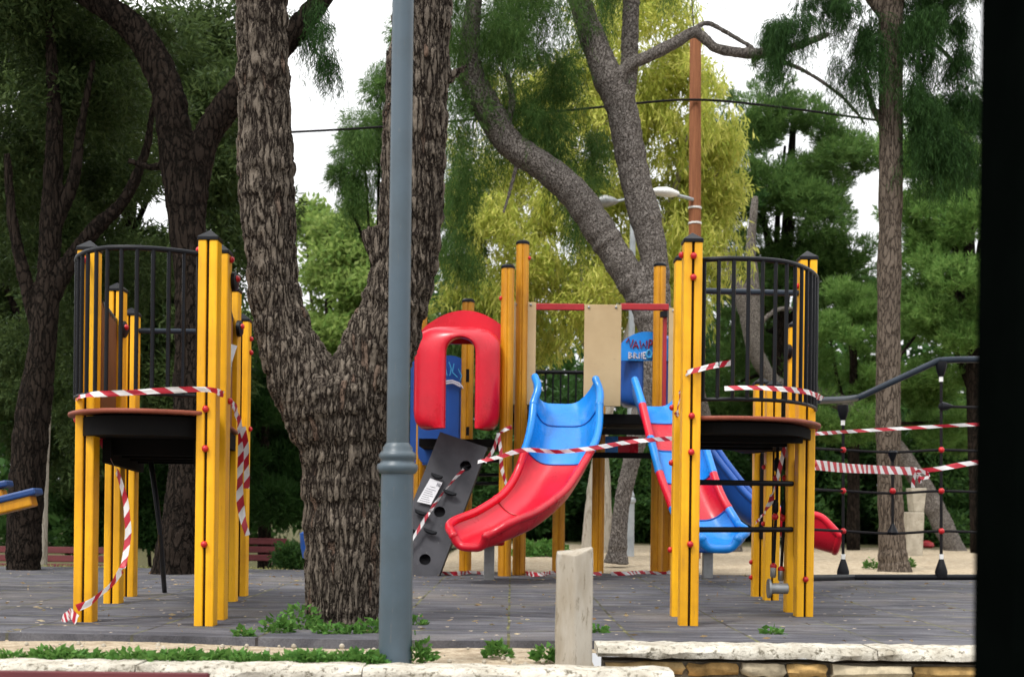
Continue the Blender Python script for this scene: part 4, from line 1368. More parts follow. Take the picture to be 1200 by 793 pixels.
# broken concrete pillar in the distance, right
p = gp(1069, 650, -.03)
mb = MB(); k = p.y / F
def taper(cx, cy, z0, z1, w0, w1, d=.2):
    mb.add([(cx - w0, cy - d, z0), (cx + w0, cy - d, z0), (cx + w0, cy + d, z0), (cx - w0, cy + d, z0), (cx - w1, cy - d, z1), (cx + w1, cy - d, z1), (cx + w1, cy + d, z1), (cx - w1, cy + d, z1)],
           [(3, 2, 1, 0), (4, 5, 6, 7), (0, 1, 5, 4), (1, 2, 6, 5), (2, 3, 7, 6), (3, 0, 4, 7)])
taper(p.x - .02, p.y, -.1, 48 * k, 9 * k, 10.5 * k)
taper(p.x + .05, p.y, 48 * k + .002, 76 * k, 6 * k, 9 * k, .14)
tag(mb.build('stone_pillar', 'concrete', None, origin=p, smooth=False, bevel=.012), 'pale stepped concrete pillar behind the brown trunk at right', 'pillar')
p = gp(1086, 641, -.03)
mb = MB(); mb.lathe(p, [(.10, -.01), (.14, .03), (.12, .09), (.03, .13)], 12); tag(mb.build('plastic_bowl', 'red_beam', None, origin=p), 'small red plastic bowl upside down on the gravel at right', 'toy')
p = gp(352, 668, -.03); 
mb = MB(); q = at(367, 640, 12.2); mb.lathe((q.x, 12.2, 0), [(.10, .10), (.12, .2), (.13, .33), (.10, .35)], 20); mb.tube([(q.x, 12.3, -.04), (q.x, 12.3, .35)], .02, 8)
tag(mb.build('litter_bin', 'navy_plastic', None, origin=(q.x, 12.2, 0)), 'blue litter bin half hidden behind the forked trunk', 'bin')

# ================================================================== FOLIAGE
def unit(n):
    v = RNG.normal(size=(n, 3)); return v / np.linalg.norm(v, axis=1, keepdims=True)
def nrmz(v): return v / np.maximum(1e-9, np.linalg.norm(v, axis=1, keepdims=True))

def leaf_arrays(pos, dr, ln, wd):
    n = len(pos)
    sd = nrmz(np.cross(dr, unit(n)))
    ln = ln[:, None]; wd = wd[:, None]
    v = np.empty((n, 4, 3))
    v[:, 0] = pos; v[:, 1] = pos + dr * ln * .45 + sd * wd * .5; v[:, 2] = pos + dr * ln; v[:, 3] = pos + dr * ln * .45 - sd * wd * .5
    return v.reshape(-1, 3)

def leaf_object(name, V, mat, parent=None, origin=(0, 0, 0)):
    org = np.array(ORG[parent.name] if parent is not None else origin)
    V = V - org
    nv = len(V); nf = nv // 4
    me = bpy.data.meshes.new(name)
    me.vertices.add(nv); me.vertices.foreach_set('co', V.astype(np.float32).ravel())
    me.loops.add(nv); me.loops.foreach_set('vertex_index', np.arange(nv, dtype=np.int32))
    me.polygons.add(nf); me.polygons.foreach_set('loop_start', np.arange(0, nv, 4, dtype=np.int32))
    me.polygons.foreach_set('loop_total', np.full(nf, 4, dtype=np.int32))
    me.update(calc_edges=True)
    return link_mesh(name, me, mat, parent, origin if parent is None else None, smooth=False)

def blob(px, py, Y, rx, ry, rd=None):
    """ellipsoid from pixel centre and pixel radii; depth radius in metres"""
    c = at(px, py, Y); k = Y / F
    return (np.array(c), np.array((rx * k, rd if rd else (rx + ry) / 2 * k, ry * k)))

def clumps(blobs, per, rs, shell=.35):
    """sub-clump centres+radii scattered through ellipsoids"""
    C = []; R = []; D = []
    for c, r in blobs:
        vol = r[0] * r[1] * r[2]
        n = max(3, int(per * (vol ** (2 / 3))))
        u = unit(n) * (shell + (1 - shell) * RNG.random((n, 1)) ** .5)
        C.append(c + u * r); D.append(u)
        R.append(np.full(n, 1.0) * rs * RNG.uniform(.6, 1.35, n))
    return np.concatenate(C), np.concatenate(R), np.concatenate(D)

def needles(blobs, n, per=14, rs=.42, ln=.15, wd=.011, flat=.65, up=.5, tuft=12, droop=0.0):
    C, R, D = clumps(blobs, per, rs)
    w = R ** 2; w /= w.sum()
    nt_ = n // tuft
    idx = RNG.choice(len(C), nt_, p=w)
    u = unit(nt_)
    u[:, 2] *= flat
    rad = RNG.uniform(.35, 1.0, (nt_, 1)) ** .6
    P = C[idx] + u * R[idx][:, None] * rad
    T = nrmz(u + D[idx] * .5 + np.array((0, 0, up - droop)) + RNG.normal(size=(nt_, 3)) * .25)
    P = np.repeat(P, tuft, 0); T = np.repeat(T, tuft, 0)
    m = len(P)
    back = RNG.uniform(0, .10, (m, 1))
    dr = nrmz(T + RNG.normal(size=(m, 3)) * .55 + np.array((0, 0, -droop)))
    return leaf_arrays(P - T * back, dr, RNG.uniform(.7, 1.3, m) * ln, RNG.uniform(.7, 1.3, m) * wd)

def leaves(blobs, n, per=14, rs=.4, ln=.07, wd=.025, flat=.85, droop=0.0, spread=1.0):
    C, R, D = clumps(blobs, per, rs, .2)
    w = R ** 2; w /= w.sum()
    idx = RNG.choice(len(C), n, p=w)
    u = unit(n); u[:, 2] *= flat
    P = C[idx] + u * R[idx][:, None] * RNG.uniform(.2, 1.0, (n, 1)) ** .6
    dr = nrmz(unit(n) * spread + u * .4 + np.array((0, 0, -droop)))
    return leaf_arrays(P, dr, RNG.uniform(.6, 1.4, n) * ln, RNG.uniform(.6, 1.4, n) * wd)

def strands(blobs, ns, slen=(.5, 1.3), step=.035, ln=.11, wd=.016, per=10, rs=.45):
    C, R, D = clumps(blobs, per, rs, .25)
    w = R ** 2; w /= w.sum()
    idx = RNG.choice(len(C), ns, p=w)
    u = unit(ns)
    P0 = C[idx] + u * R[idx][:, None] * RNG.uniform(.3, 1, (ns, 1))
    out_p = []; out_d = []
    SL = RNG.uniform(slen[0], slen[1], ns)
    mx = int(slen[1] / step)
    sway = RNG.normal(size=(ns, 3)) * .10 + D[idx] * .12
    for k in range(mx):
        s = k * step
        ok = s < SL
        if not ok.any(): break
        p = P0[ok] + np.array((0, 0, -s)) + sway[ok] * np.sin(s * 2.2) + RNG.normal(size=(ok.sum(), 3)) * .012
        d = nrmz(np.array((0, 0, -1.0)) + RNG.normal(size=(ok.sum(), 3)) * np.array((.5, .5, .28)))
        out_p.append(p); out_d.append(d)
    P = np.concatenate(out_p); d = np.concatenate(out_d); m = len(P)
    return leaf_arrays(P, d, RNG.uniform(.6, 1.35, m) * ln, RNG.uniform(.6, 1.3, m) * wd)

# ------------------------------------------------------------------ trunks
def trunk_mesh(name, limbs, mat, parent, voxel, smooth_it=4, lump=.06):
    """limbs: lists of (px,py,Y,half_width_px). Grown together into one skin."""
    rr = random.Random(len(limbs) * 13 + int(limbs[0][0][0]))
    mb = MB()
    for lb in limbs:
        D = [np.array((*at(x, y, Y), hw * Y / F)) for x, y, Y, hw in lb]
        S = spline(D, 6)
        mb.tube([Vector(s[:3]) for s in S], [max(.006, s[3] * (1 + rr.uniform(-lump, lump))) for s in S], 16)
    org = ORG[parent.name]
    me = bpy.data.meshes.new('tmp')
    me.from_pydata([p - org for p in mb.v], [], mb.f)
    if voxel:
        bm = bmesh.new(); bm.from_mesh(me); bmesh.ops.recalc_face_normals(bm, faces=bm.faces); bm.to_mesh(me); bm.free()
        tmp = bpy.data.objects.new('tmp', me); COL.objects.link(tmp)
        md = tmp.modifiers.new('r', 'REMESH'); md.mode = 'VOXEL'; md.voxel_size = voxel
        sm = tmp.modifiers.new('s', 'SMOOTH'); sm.iterations = smooth_it; sm.factor = .5
        dg = bpy.context.evaluated_depsgraph_get()
        me2 = bpy.data.meshes.new_from_object(tmp.evaluated_get(dg))
        bpy.data.objects.remove(tmp); bpy.data.meshes.remove(me)
        me = me2
        me.materials.clear()
    me.name = name
    return link_mesh(name, me, mat, parent, smooth=True)

def tree(label, limbs, bark, voxel, crown=None, leafmat=None, name='tree', smooth_it=4, group=None, cat='tree'):
    b0 = at(*limbs[0][0][:3])
    o = empty(name, b0, label, cat, group)
    trunk_mesh('trunk', limbs, bark, o, voxel, smooth_it)
    if crown is not None:
        cs = crown if isinstance(crown, list) else [(crown, leafmat)]
        for V, mt in cs:
            leaf_object('crown', V, mt, o)
    return o

# main forked pine
YM = gy(405, 738, -.03) + .05
def lim(Y, *q): return [(a, b_, Y, c) for a, b_, c in q]
main_l = [
    lim(YM, (404, 770, 52), (403, 745, 47), (402, 735, 44), (401, 690, 43), (401, 640, 43), (400, 590, 45), (400, 540, 48), (397, 500, 54), (392, 465, 60), (388, 445, 50)),
    lim(YM, (385, 500, 46), (368, 465, 44), (350, 432, 40), (333, 390, 34), (321, 340, 30), (318, 300, 29), (314, 250, 31), (312, 200, 33), (310, 130, 31), (308, 60, 30), (306, 0, 29), (300, -90, 27), (285, -240, 24), (260, -420, 18), (230, -640, 10)),
    lim(YM, (408, 500, 46), (424, 455, 46), (440, 415, 43), (455, 380, 40), (470, 330, 38), (478, 290, 37), (483, 230, 37), (486, 160, 37), (490, 80, 36), (496, 0, 34), (505, -90, 31), (525, -250, 26), (555, -420, 18), (590, -620, 9)),
    lim(YM - .05, (455, 325, 13), (445, 300, 12), (438, 283, 11), (434, 268, 11)),
    lim(YM, (505, 110, 7), (520, 99, 6), (533, 86, 5), (548, 77, 3)),
    lim(YM - .12, (345, 440, 11), (346, 418, 13), (347, 408, 11)),
]
bl = [blob(230, -640, YM, 260, 110, 1.1), blob(560, -660, YM + .3, 280, 120, 1.2), blob(400, -780, YM, 330, 120, 1.5)]
tree('large forked pine with deeply furrowed bark growing beside the blue grey lamp post', main_l, 'pine_bark', .0085, needles(bl, 60000, 10, .35, .13, .012), 'pine_needles', name='pine_tree', smooth_it=5)

# dark pine behind the left tower
YD = 11.0
lim_d = [lim(YD, (203, 690, 38), (205, 672, 29), (209, 640, 25), (216, 580, 22), (222, 500, 21), (226, 420, 21), (226, 340, 21), (221, 280, 21), (214, 220, 22), (205, 160, 20), (197, 110, 19), (181, 70, 18), (160, 38, 17), (130, 12, 15), (95, -10, 14), (50, -40, 12), (-20, -110, 8)),
         lim(YD, (226, 250, 15), (232, 205, 15), (240, 165, 16), (258, 135, 16), (280, 108, 16), (315, 70, 15), (345, 38, 14), (372, 5, 12), (405, -40, 10), (450, -110, 6)),
         lim(YD, (205, 190, 6), (178, 196, 4), (150, 188, 3))]
bl = [blob(30, -150, YD, 230, 90, 1.6), blob(330, -140, YD + .3, 190, 75, 1.5), blob(170, -230, YD, 280, 90, 2.0)]
bl2 = [blob(395, 55, YD - .2, 24, 28, .3), blob(370, 12, YD, 55, 18, .5), blob(330, 0, YD + .4, 60, 14, .5)]
tree('dark barked leaning pine forking behind the left tower', lim_d, 'dark_bark', .014,
     [(np.concatenate([needles(bl, 70000, 9, .42, .15, .014), strands(bl2, 700, (.08, .3), .022, .075, .006, 40, .10)]), 'dark_needles')], name='pine_tree')

# far left dark olive like tree
YO = 11.3
lim_o = [lim(YO, (27, 690, 26), (27, 668, 20), (30, 590, 20), (37, 500, 20), (48, 420, 17), (56, 340, 14), (60, 250, 12), (64, 150, 9), (60, 60, 6), (55, -60, 3)),
         lim(YO, (54, 360, 11), (80, 310, 10), (110, 270, 9), (145, 235, 7), (170, 180, 5), (180, 120, 3)),
         lim(YO, (50, 410, 9), (30, 330, 8), (15, 260, 6), (8, 180, 4)),
         lim(YO, (58, 280, 8), (85, 215, 7), (95, 150, 5), (110, 70, 3))]
bl = [blob(30, 60, YO + .6, 130, 110, 1.2), blob(130, 100, YO + 1.0, 90, 110, 1.1), blob(20, 250, YO + 1.0, 90, 110, 1.0), blob(140, 240, YO + 1.5, 75, 90, .8), blob(70, -90, YO, 200, 90, 2)]
tree('broad dark tree with sooty branches at the far left edge', lim_o, 'dark_bark', .016, leaves(bl, 85000, 14, .33, .075, .020, droop=.2), 'olive_leaves', name='olive_tree')

# slender pale trunk beside it
YQ = 13.0
tree('slender pale sapling beside the thick dark trunk at far left', [[(50, 672, YQ, 5), (51, 600, YQ, 5), (53, 540, YQ, 4.5), (60, 400, YQ, 4), (70, 250, YQ, 3)]], 'pale_bark', 0,
     leaves([blob(75, 330, YQ + .5, 90, 110, .9), blob(80, 460, YQ + 1.2, 80, 80, .8)], 30000, 12, .33, .075, .02, droop=.2), 'olive_leaves', name='olive_tree')
# left background trees
def bgtree(label, px, pyb, Y, hw, top, blobs, gen, leafmat, bark='dark_bark', name='tree', lean=0, group='trees beyond the playground'):
    b0 = at(px, pyb, Y); z = gz(b0.x, Y)
    base = (px, HY - (z - .1 - ZC) * F / Y, Y, hw)
    mid = (px + lean * .5, (base[1] + top) / 2, Y, hw * .75)
    tp = (px + lean, top, Y, hw * .3)
    lb = [[base, mid, tp]]
    rr = random.Random(int(px * 3 + Y))
    for c, r in blobs:
        # a limb towards each foliage mass
        k = F / c[1]; qx, qy = HX + c[0] * k, HY - (c[2] - ZC) * k
        t = rr.uniform(.35, .7)
        sx, sy = px + lean * t, base[1] + (top - base[1]) * t
        lb.append([(sx, sy, Y, hw * .4), ((sx + qx) / 2 + rr.uniform(-8, 8), (sy + qy) / 2 + 6, (Y + c[1]) / 2, hw * .28), (qx, qy, c[1], hw * .12)])
    o = empty(name, (b0.x, Y, z), label, 'tree', group)
    trunk_mesh('trunk', lb, bark, o, 0)
    leaf_object('crown', gen(blobs), leafmat, o)
    return o

bgtree('dusky olive green tree filling the space between the left tower posts', 150, 640, 17, 10, 60,
       [blob(170, 130, 17, 120, 120, 1.6), blob(245, 230, 17.5, 62, 140, 1.4), blob(120, 330, 17, 110, 110, 1.4), blob(200, 420, 17, 110, 100, 1.3), blob(255, 60, 17.5, 55, 90, 1.2)],
       lambda b: leaves(b, 95000, 11, .5, .12, .032, droop=.2), 'olive_leaves', name='olive_tree')
bgtree('tall dusky tree at the far left behind the seesaw', -20, 640, 18, 12, 20,
       [blob(10, 150, 18, 120, 150, 1.6), blob(-10, 380, 18, 110, 130, 1.4), blob(90, 60, 18.5, 110, 100, 1.5), blob(90, 500, 18, 90, 100, 1.2)],
       lambda b: leaves(b, 70000, 10, .5, .12, .032, droop=.2), 'olive_leaves', name='olive_tree')
bgtree('deep green conifer low behind the bench and the forked trunk', 310, 640, 19, 9, 430,
       [blob(315, 540, 19, 60, 80, 1.2), blob(300, 450, 19.3, 50, 60, 1), blob(350, 590, 19, 50, 50, 1)],
       lambda b: needles(b, 50000, 12, .45, .18, .018), 'dark_needles', name='pine_tree')
bgtree('bright yellow green tree far off in the fork of the big pine', 385, 620, 34, 8, 270,
       [blob(405, 340, 34, 45, 45, 2), blob(420, 280, 35, 45, 42, 2), blob(400, 410, 34, 60, 50, 2), blob(362, 258, 36, 22, 16, 1.2), blob(355, 420, 33, 50, 50, 2), blob(440, 350, 34, 50, 60, 2)],
       lambda b: leaves(b, 42000, 9, .6, .20, .085), 'light_leaves')
bgtree('mid green pine hanging into the fork of the big pine from the right', 455, 620, 20, 8, 60,
       [blob(432, 175, 20, 38, 50, .7), blob(405, 215, 20, 22, 24, .5), blob(452, 110, 20.5, 28, 40, .7), blob(485, 60, 20.5, 32, 50, .8), blob(535, 260, 20, 30, 70, .6), blob(560, 380, 20, 35, 50, .6)],
       lambda b: np.concatenate([strands(b, 3400, (.15, .6), .03, .10, .010, 20, .24), needles(b, 40000, 24, .3, .12, .010, flat=1.0, droop=.6)]), 'pine_needles', name='pine_tree')

# middle leaning pair behind the central tower
YP = 14.2
lim_p = [lim(YP, (722, 660, 15), (724, 640, 11), (729, 590, 9.5), (740, 540, 10.5), (754, 480, 14), (766, 420, 18), (770, 375, 18), (768, 345, 17), (766, 300, 17), (757, 258, 18), (746, 217, 18), (736, 167, 18), (728, 125, 19), (712, 90, 18), (694, 44, 15), (679, 0, 13), (660, -60, 11), (640, -140, 7)),
         lim(YP, (768, 400, 17), (757, 360, 18), (742, 332, 18), (722, 300, 18), (700, 266, 18.5), (675, 229, 18), (640, 198, 17), (597, 168, 16), (575, 134, 17), (556, 100, 17), (549, 66, 13), (552, 30, 11), (562, -40, 8), (580, -120, 5)),
         lim(YP, (730, 125, 12), (737, 85, 11), (738, 50, 10), (740, 0, 10), (745, -70, 8), (752, -150, 5)),
         lim(YP - .1, (722, 98, 7), (736, 78, 7), (760, 66, 7), (790, 51, 7), (812, 38, 6), (823, 43, 6), (838, 56, 5.5), (860, 61, 6), (885, 63, 6), (915, 60, 5), (945, 50, 4.5), (972, 40, 3)),
         lim(YP - .1, (812, 40, 4), (820, 30, 3), (832, 28, 2.8), (858, 42, 2.6), (882, 56, 2.5)),
         lim(YP - .1, (905, 62, 3.2), (918, 72, 2.6), (940, 82, 2.4), (962, 95, 2.2), (985, 112, 2), (1002, 130, 1.8), (1014, 146, 1.4)),
         lim(YP, (590, 160, 5), (600, 120, 4), (594, 85, 3)), lim(YP, (610, 175, 3), (600, 215, 2.2), (590, 250, 1.6))]
bl = [blob(555, 215, YP + .6, 26, 50, .35), blob(625, 150, YP + .5, 40, 45, .5), blob(535, 300, YP + .8, 18, 40, .3), blob(690, 230, YP + 1.2, 22, 40, .3), blob(590, 60, YP, 70, 60, .9), blob(560, 20, YP - .3, 60, 40, .8), blob(640, 40, YP + .2, 55, 55, .9), blob(600, 140, YP + .3, 60, 40, .7), blob(670, 190, YP + .5, 35, 50, .5), blob(540, 130, YP, 30, 60, .5), blob(620, -60, YP, 160, 60, 1.5), blob(770, -90, YP, 120, 45, 1.2), blob(655, 120, YP + .4, 28, 40, .4)]
tw = [blob(895, 55, YP - .1, 10, 9, .1), blob(880, 70, YP - .1, 10, 7, .1)]
tree('grey barked pine with two leaning stems and long bare limb behind the central tower', lim_p, 'grey_bark', .013,
     [(np.concatenate([strands(bl, 7200, (.15, .55), .022, .075, .0065, 22, .21), needles(bl, 40000, 22, .22, .10, .007, flat=1.0, droop=.7), needles(tw, 500, 60, .07, .1, .008)]), 'pine_needles')], name='pine_tree')

# weeping yellow green gum with pale stems
YG = 19.0
o = empty('gum_tree', (at(705, 640, YG).x, YG, -.03), 'yellow green weeping gum tree with slender pale stems behind the central tower', 'tree')
trunk_mesh('trunk', [[(712, 655, YG, 8.5), (710, 600, YG, 7), (708, 550, YG, 6.5), (698, 480, YG, 5.5), (688, 410, YG, 4.5), (683, 340, YG, 4), (684, 260, YG, 3.5), (700, 150, YG, 2.5)],
                     [(690, 655, YG - .6, 10), (693, 600, YG - .6, 8), (699, 550, YG - .6, 7), (715, 470, YG - .6, 6), (740, 380, YG - .4, 5), (780, 260, YG, 4), (810, 150, YG, 3)],
                     [(688, 410, YG, 3), (650, 330, YG, 2.5), (610, 280, YG, 2)], [(770, 290, YG, 3), (830, 220, YG, 2.4), (850, 190, YG, 1.6)]], 'pale_bark', o, 0)
bl = [blob(740, 70, YG, 80, 55, 1.3), blob(800, 130, YG, 60, 80, 1.2), blob(830, 215, YG, 45, 45, .9), blob(700, 180, YG, 80, 80, 1.3), blob(640, 260, YG, 80, 70, 1.2), blob(760, 280, YG, 80, 60, 1.2),
      blob(610, 330, YG, 55, 50, 1), blob(640, 120, YG + .5, 80, 60, 1.2), blob(690, 340, YG - .3, 60, 50, .9), blob(840, 160, YG, 28, 30, .6), blob(790, 345, YG, 60, 45, .8), blob(740, 10, YG, 70, 30, 1.2), blob(835, 290, YG, 35, 28, .6), blob(600, 400, YG + .5, 60, 40, .8), blob(570, 210, YG + 1, 50, 60, 1), blob(545, 330, YG + 1, 40, 50, .8)]
leaf_object('crown', np.concatenate([strands(bl, 9000, (.08, .42), .045, .14, .026, 24, .26), leaves(bl, 52000, 24, .27, .12, .027, droop=.7)]), 'yellow_leaves', o)

# pines to the right
bgtree('rounded dark green pine on the right with bright tufted tops', 900, 640, 25, 12, 140,
       [blob(880, 145, 25, 50, 35, 1.3), blob(925, 175, 25, 60, 45, 1.5), blob(975, 190, 25, 45, 55, 1.4), blob(880, 230, 25, 45, 45, 1.3), blob(935, 260, 24.6, 65, 50, 1.6), blob(985, 290, 25, 40, 50, 1.2), blob(870, 320, 25, 50, 40, 1.3), blob(960, 340, 25, 60, 45, 1.4), blob(900, 390, 25.5, 60, 50, 1.4), blob(870, 450, 26, 60, 50, 1.3)],
       lambda b: needles(b, 190000, 17, .47, .13, .0155, flat=.6, up=.8), 'pine_needles', name='pine_tree', lean=30)
bgtree('tall green pine right of the brown trunk', 1150, 640, 21, 12, 150,
       [blob(1095, 180, 21, 45, 30, 1), blob(1130, 240, 21, 60, 50, 1.3), blob(1090, 215, 21.5, 40, 45, 1.1), blob(1120, 330, 21, 60, 55, 1.3), blob(1180, 180, 21, 60, 70, 1.3), blob(1190, 350, 21, 60, 80, 1.3), blob(1085, 290, 21.5, 34, 40, .8), blob(1140, 410, 21, 55, 40, 1), blob(1085, 150, 22, 45, 35, 1), blob(1100, 260, 22, 50, 45, 1.2), blob(1105, 360, 22, 40, 40, 1)],
       lambda b: needles(b, 150000, 18, .38, .12, .015, up=.8), 'bright_needles', name='pine_tree', lean=-20)
bgtree('light green feathery pine low between the right balcony and the brown trunk', 1000, 640, 22, 8, 340,
       [blob(990, 350, 22, 35, 30, .8), blob(975, 400, 22, 45, 40, 1), blob(1015, 430, 22, 45, 40, 1), blob(980, 480, 22, 50, 40, 1), blob(1090, 380, 23, 40, 35, .9), blob(1085, 450, 23, 40, 35, .9), blob(1100, 500, 23, 40, 30, .9)],
       lambda b: needles(b, 80000, 18, .32, .12, .0125, up=.8), 'bright_needles', name='pine_tree')
# leaning dark trunk far right
YE = 22.0
tree('dark pine leaning steeply to the left behind the climbing net', [lim(YE, (1124, 655, 13), (1112, 630, 12), (1095, 595, 12), (1075, 560, 11), (1045, 520, 11), (1005, 482, 10), (960, 462, 9), (915, 452, 9), (897, 435, 9), (884, 408, 9), (876, 375, 8.5), (866, 340, 8), (858, 320, 6), (845, 280, 4)),
      lim(YE, (886, 412, 7), (884, 370, 7.5), (882, 330, 8), (880, 290, 6), (885, 230, 4)), lim(YE, (880, 390, 4), (900, 370, 3.2), (915, 362, 3), (935, 362, 2.5))], 'grey_bark', .03,
     needles([blob(850, 260, YE + 2, 40, 40, 1)], 4000, 12, .4, .18, .016), 'dark_needles', name='pine_tree')
YH = 20.5
tree('thin grey stem leaning beside the navy slide', [lim(YH, (862, 655, 10), (850, 590, 9), (840, 545, 9), (830, 505, 9), (815, 450, 8), (806, 400, 6), (800, 330, 4))], 'grey_bark', 0,
     needles([blob(800, 420, YH + 1, 40, 50, .8)], 5000, 12, .4, .18, .016), 'dark_needles', name='pine_tree')

# brown trunk on the gravel at right
YB = gy(1046, 668, -.03)
lim_b = [lim(YB, (1050, 690, 26), (1048, 668, 20), (1046, 650, 17), (1044, 600, 14.5), (1041, 520, 14), (1041, 430, 14), (1042, 330, 13.5), (1044, 200, 13.5), (1044, 100, 13.5), (1044, 0, 15), (1046, -100, 14), (1050, -260, 10), (1052, -420, 5)),
         lim(YB, (1040, 160, 5), (1029, 138, 4), (1022, 122, 3.4), (1015, 95, 3), (1013, 80, 2.5)),
         lim(YB, (1044, 30, 7), (1025, 5, 6), (1000, -25, 5), (950, -60, 3)), lim(YB, (1046, 70, 6), (1075, 40, 4.5), (1105, 10, 4), (1135, -15, 3)), lim(YB, (1070, 45, 3), (1100, 55, 2.5), (1118, 80, 2), (1125, 110, 1.6)), lim(YB, (1085, 32, 2.5), (1092, 70, 2), (1075, 90, 1.5))]
bl = [blob(930, 12, YB, 52, 32, .5), blob(985, 25, YB, 40, 48, .5), blob(1085, 25, YB, 30, 30, .4), blob(1130, 110, YB, 14, 50, .3), blob(1108, 185, YB, 22, 26, .3), blob(1012, 70, YB, 18, 45, .3), blob(1072, 40, YB - .1, 18, 50, .3), blob(1074, 115, YB - .1, 18, 38, .3), blob(1100, 130, YB, 34, 26, .4), blob(1120, 60, YB, 10, 45, .25), blob(1098, 160, YB - .1, 22, 24, .3), blob(1120, 0, YB, 60, 22, .6),
      blob(1022, 30, YB - .1, 14, 50, .25), blob(1040, -140, YB, 190, 80, 1.6), blob(905, 40, YB, 16, 20, .25)]
tree('straight brown trunked pine on the gravel with dark hanging needles at right', lim_b, 'brown_bark', .013, np.concatenate([strands(bl, 9000, (.12, .55), .022, .085, .006, 26, .14), needles(bl, 26000, 24, .16, .11, .0065, flat=1.0, droop=1.0, up=.0)]), 'dark_needles', name='pine_tree')

# ------------------------------------------------------------------ shrubs
def shrub(label, px, py, Y, blobs, n, mat='shrub_leaves', ln=.10, wd=.04, rs=.35, group='shrubs behind the playground'):
    b0 = at(px, py, Y); b0.z = gz(b0.x, Y)
    o = empty('shrub', b0, label, 'shrub', group)
    mb = MB()
    for c, r in blobs:
        mb.tube([b0 - Vector((0, 0, .08)), Vector(c) * .5 + b0 * .5 + Vector((.03, 0, .05)), Vector(c)], [.03, .022, .008], 7)
    mb.build('stems', 'dark_bark', o)
    leaf_object('foliage', leaves(blobs, n, 14, rs, ln, wd), mat, o)
shrub('leafy green bush behind the bench and left of the left tower', 85, 640, 18.5, [blob(90, 610, 18.5, 40, 38, .7), blob(120, 570, 19, 40, 40, .7)], 9000)
shrub('dark bush between the posts of the left tower', 180, 640, 18.5, [blob(165, 590, 18.8, 45, 50, .7), blob(200, 540, 19, 45, 45, .7)], 12000, 'dark_needles')
shrub('bush right of the left tower beside the maroon bench', 345, 645, 15.5, [blob(350, 656, 15.5, 14, 9, .3), blob(235, 640, 14.5, 20, 26, .4)], 4000, 'shrub_leaves', .07, .03, .2)
xs_ = [(450, 560, 'behind the lamp post'), (520, 560, 'behind the grey climbing panel'), (585, 585, 'left of the curved slide'), (640, 560, 'beneath the central deck'), (690, 590, 'behind the pale gum stems'), (760, 575, 'behind the small distant lamp post'), (820, 560, 'behind the navy slide'), (880, 570, 'behind the right tower ladder'), (950, 560, 'left of the climbing net'), (1005, 575, 'behind the left rope of the climbing net'), (1080, 580, 'behind the broken concrete pillar'), (1150, 570, 'at the right behind the gate post')]
for i, (px, py, w) in enumerate(xs_):
    Y = 25.5 + (i * 37 % 5) * .55
    shrub('dark evergreen bush ' + w, px, 640, Y, [blob(px, py, Y, 48, 55, 1.1), blob(px + 18, py - 60, Y + .6, 44, 45, 1.0), blob(px - 14, py + 35, Y - .2, 46, 32, .9)], 15000, 'shrub_leaves' if i % 3 else 'dark_needles', .16, .06, .45)
shrub('low bright bush on the gravel under the curved slide', 650, 655, 17, [blob(645, 648, 17, 34, 14, .5), blob(618, 652, 17, 16, 9, .3)], 5000, 'weed_leaves', .07, .035, .2)

# far wood
fw = []
for i in range(34):
    px = -420 + i * 62
    Y = 42 + (i * 29 % 7)
    top = 330 + (i * 53 % 60)
    if 300 < px < 470: top = 440
    fw.append(blob(px, (top + 640) / 2, Y, 75, (640 - top) / 2 + 20, 3))
V = leaves(fw, 90000, 4, 1.1, .42, .22)
tag(leaf_object('woodland', V, 'shrub_leaves'), 'dark mass of distant woodland beyond the playground', 'woodland', kind='stuff')

# ------------------------------------------------------------------ weeds
def weed_patch(pts, n, r, h, ln=.035, wd=.02):
    out = []
    for (x, y, s) in pts:
        m = int(n * s)
        a = RNG.random(m) * 2 * np.pi; q = RNG.random(m) ** .5 * r * s
        z = RNG.random(m) ** 1.2 * h * s
        P = np.stack([x + np.cos(a) * q, y + np.sin(a) * q * .7, np.full(m, -.03) + z * (1 - .6 * (q / (r * s)) ** 2)], 1)
        d = nrmz(np.stack([np.cos(a), np.sin(a), RNG.uniform(.0, .9, m)], 1) + unit(m) * .6)
        out.append(leaf_arrays(P, d, RNG.uniform(.6, 1.4, m) * ln, RNG.uniform(.6, 1.4, m) * wd))
    return np.concatenate(out)
rw = random.Random(5)
pts = []
for i in range(38):
    px = rw.choice((rw.uniform(-40, 140), rw.uniform(150, 235), rw.uniform(235, 330), rw.uniform(350, 440)))
    if 335 < px < 350: continue
    pts.append((at(px, 772, 5.08).x, 4.99 + rw.uniform(-.05, .05), rw.uniform(.4, 1.0)))
tag(leaf_object('ground_cover', weed_patch(pts, 150, .10, .05, .034, .022), 'weed_leaves'), 'low clover like weeds along the kerb', 'weeds', kind='stuff')
def weed(label, px, py, s, n=300, h=.16, r=.105, mat='weed_leaves'):
    p = gp(px, py, -.03)
    tag(leaf_object('weed', weed_patch([(p.x, p.y, s)], n, r, h, .032, .022) , mat, None, (p.x, p.y, -.03)), label, 'weed', 'weeds growing round the trunks and kerb')
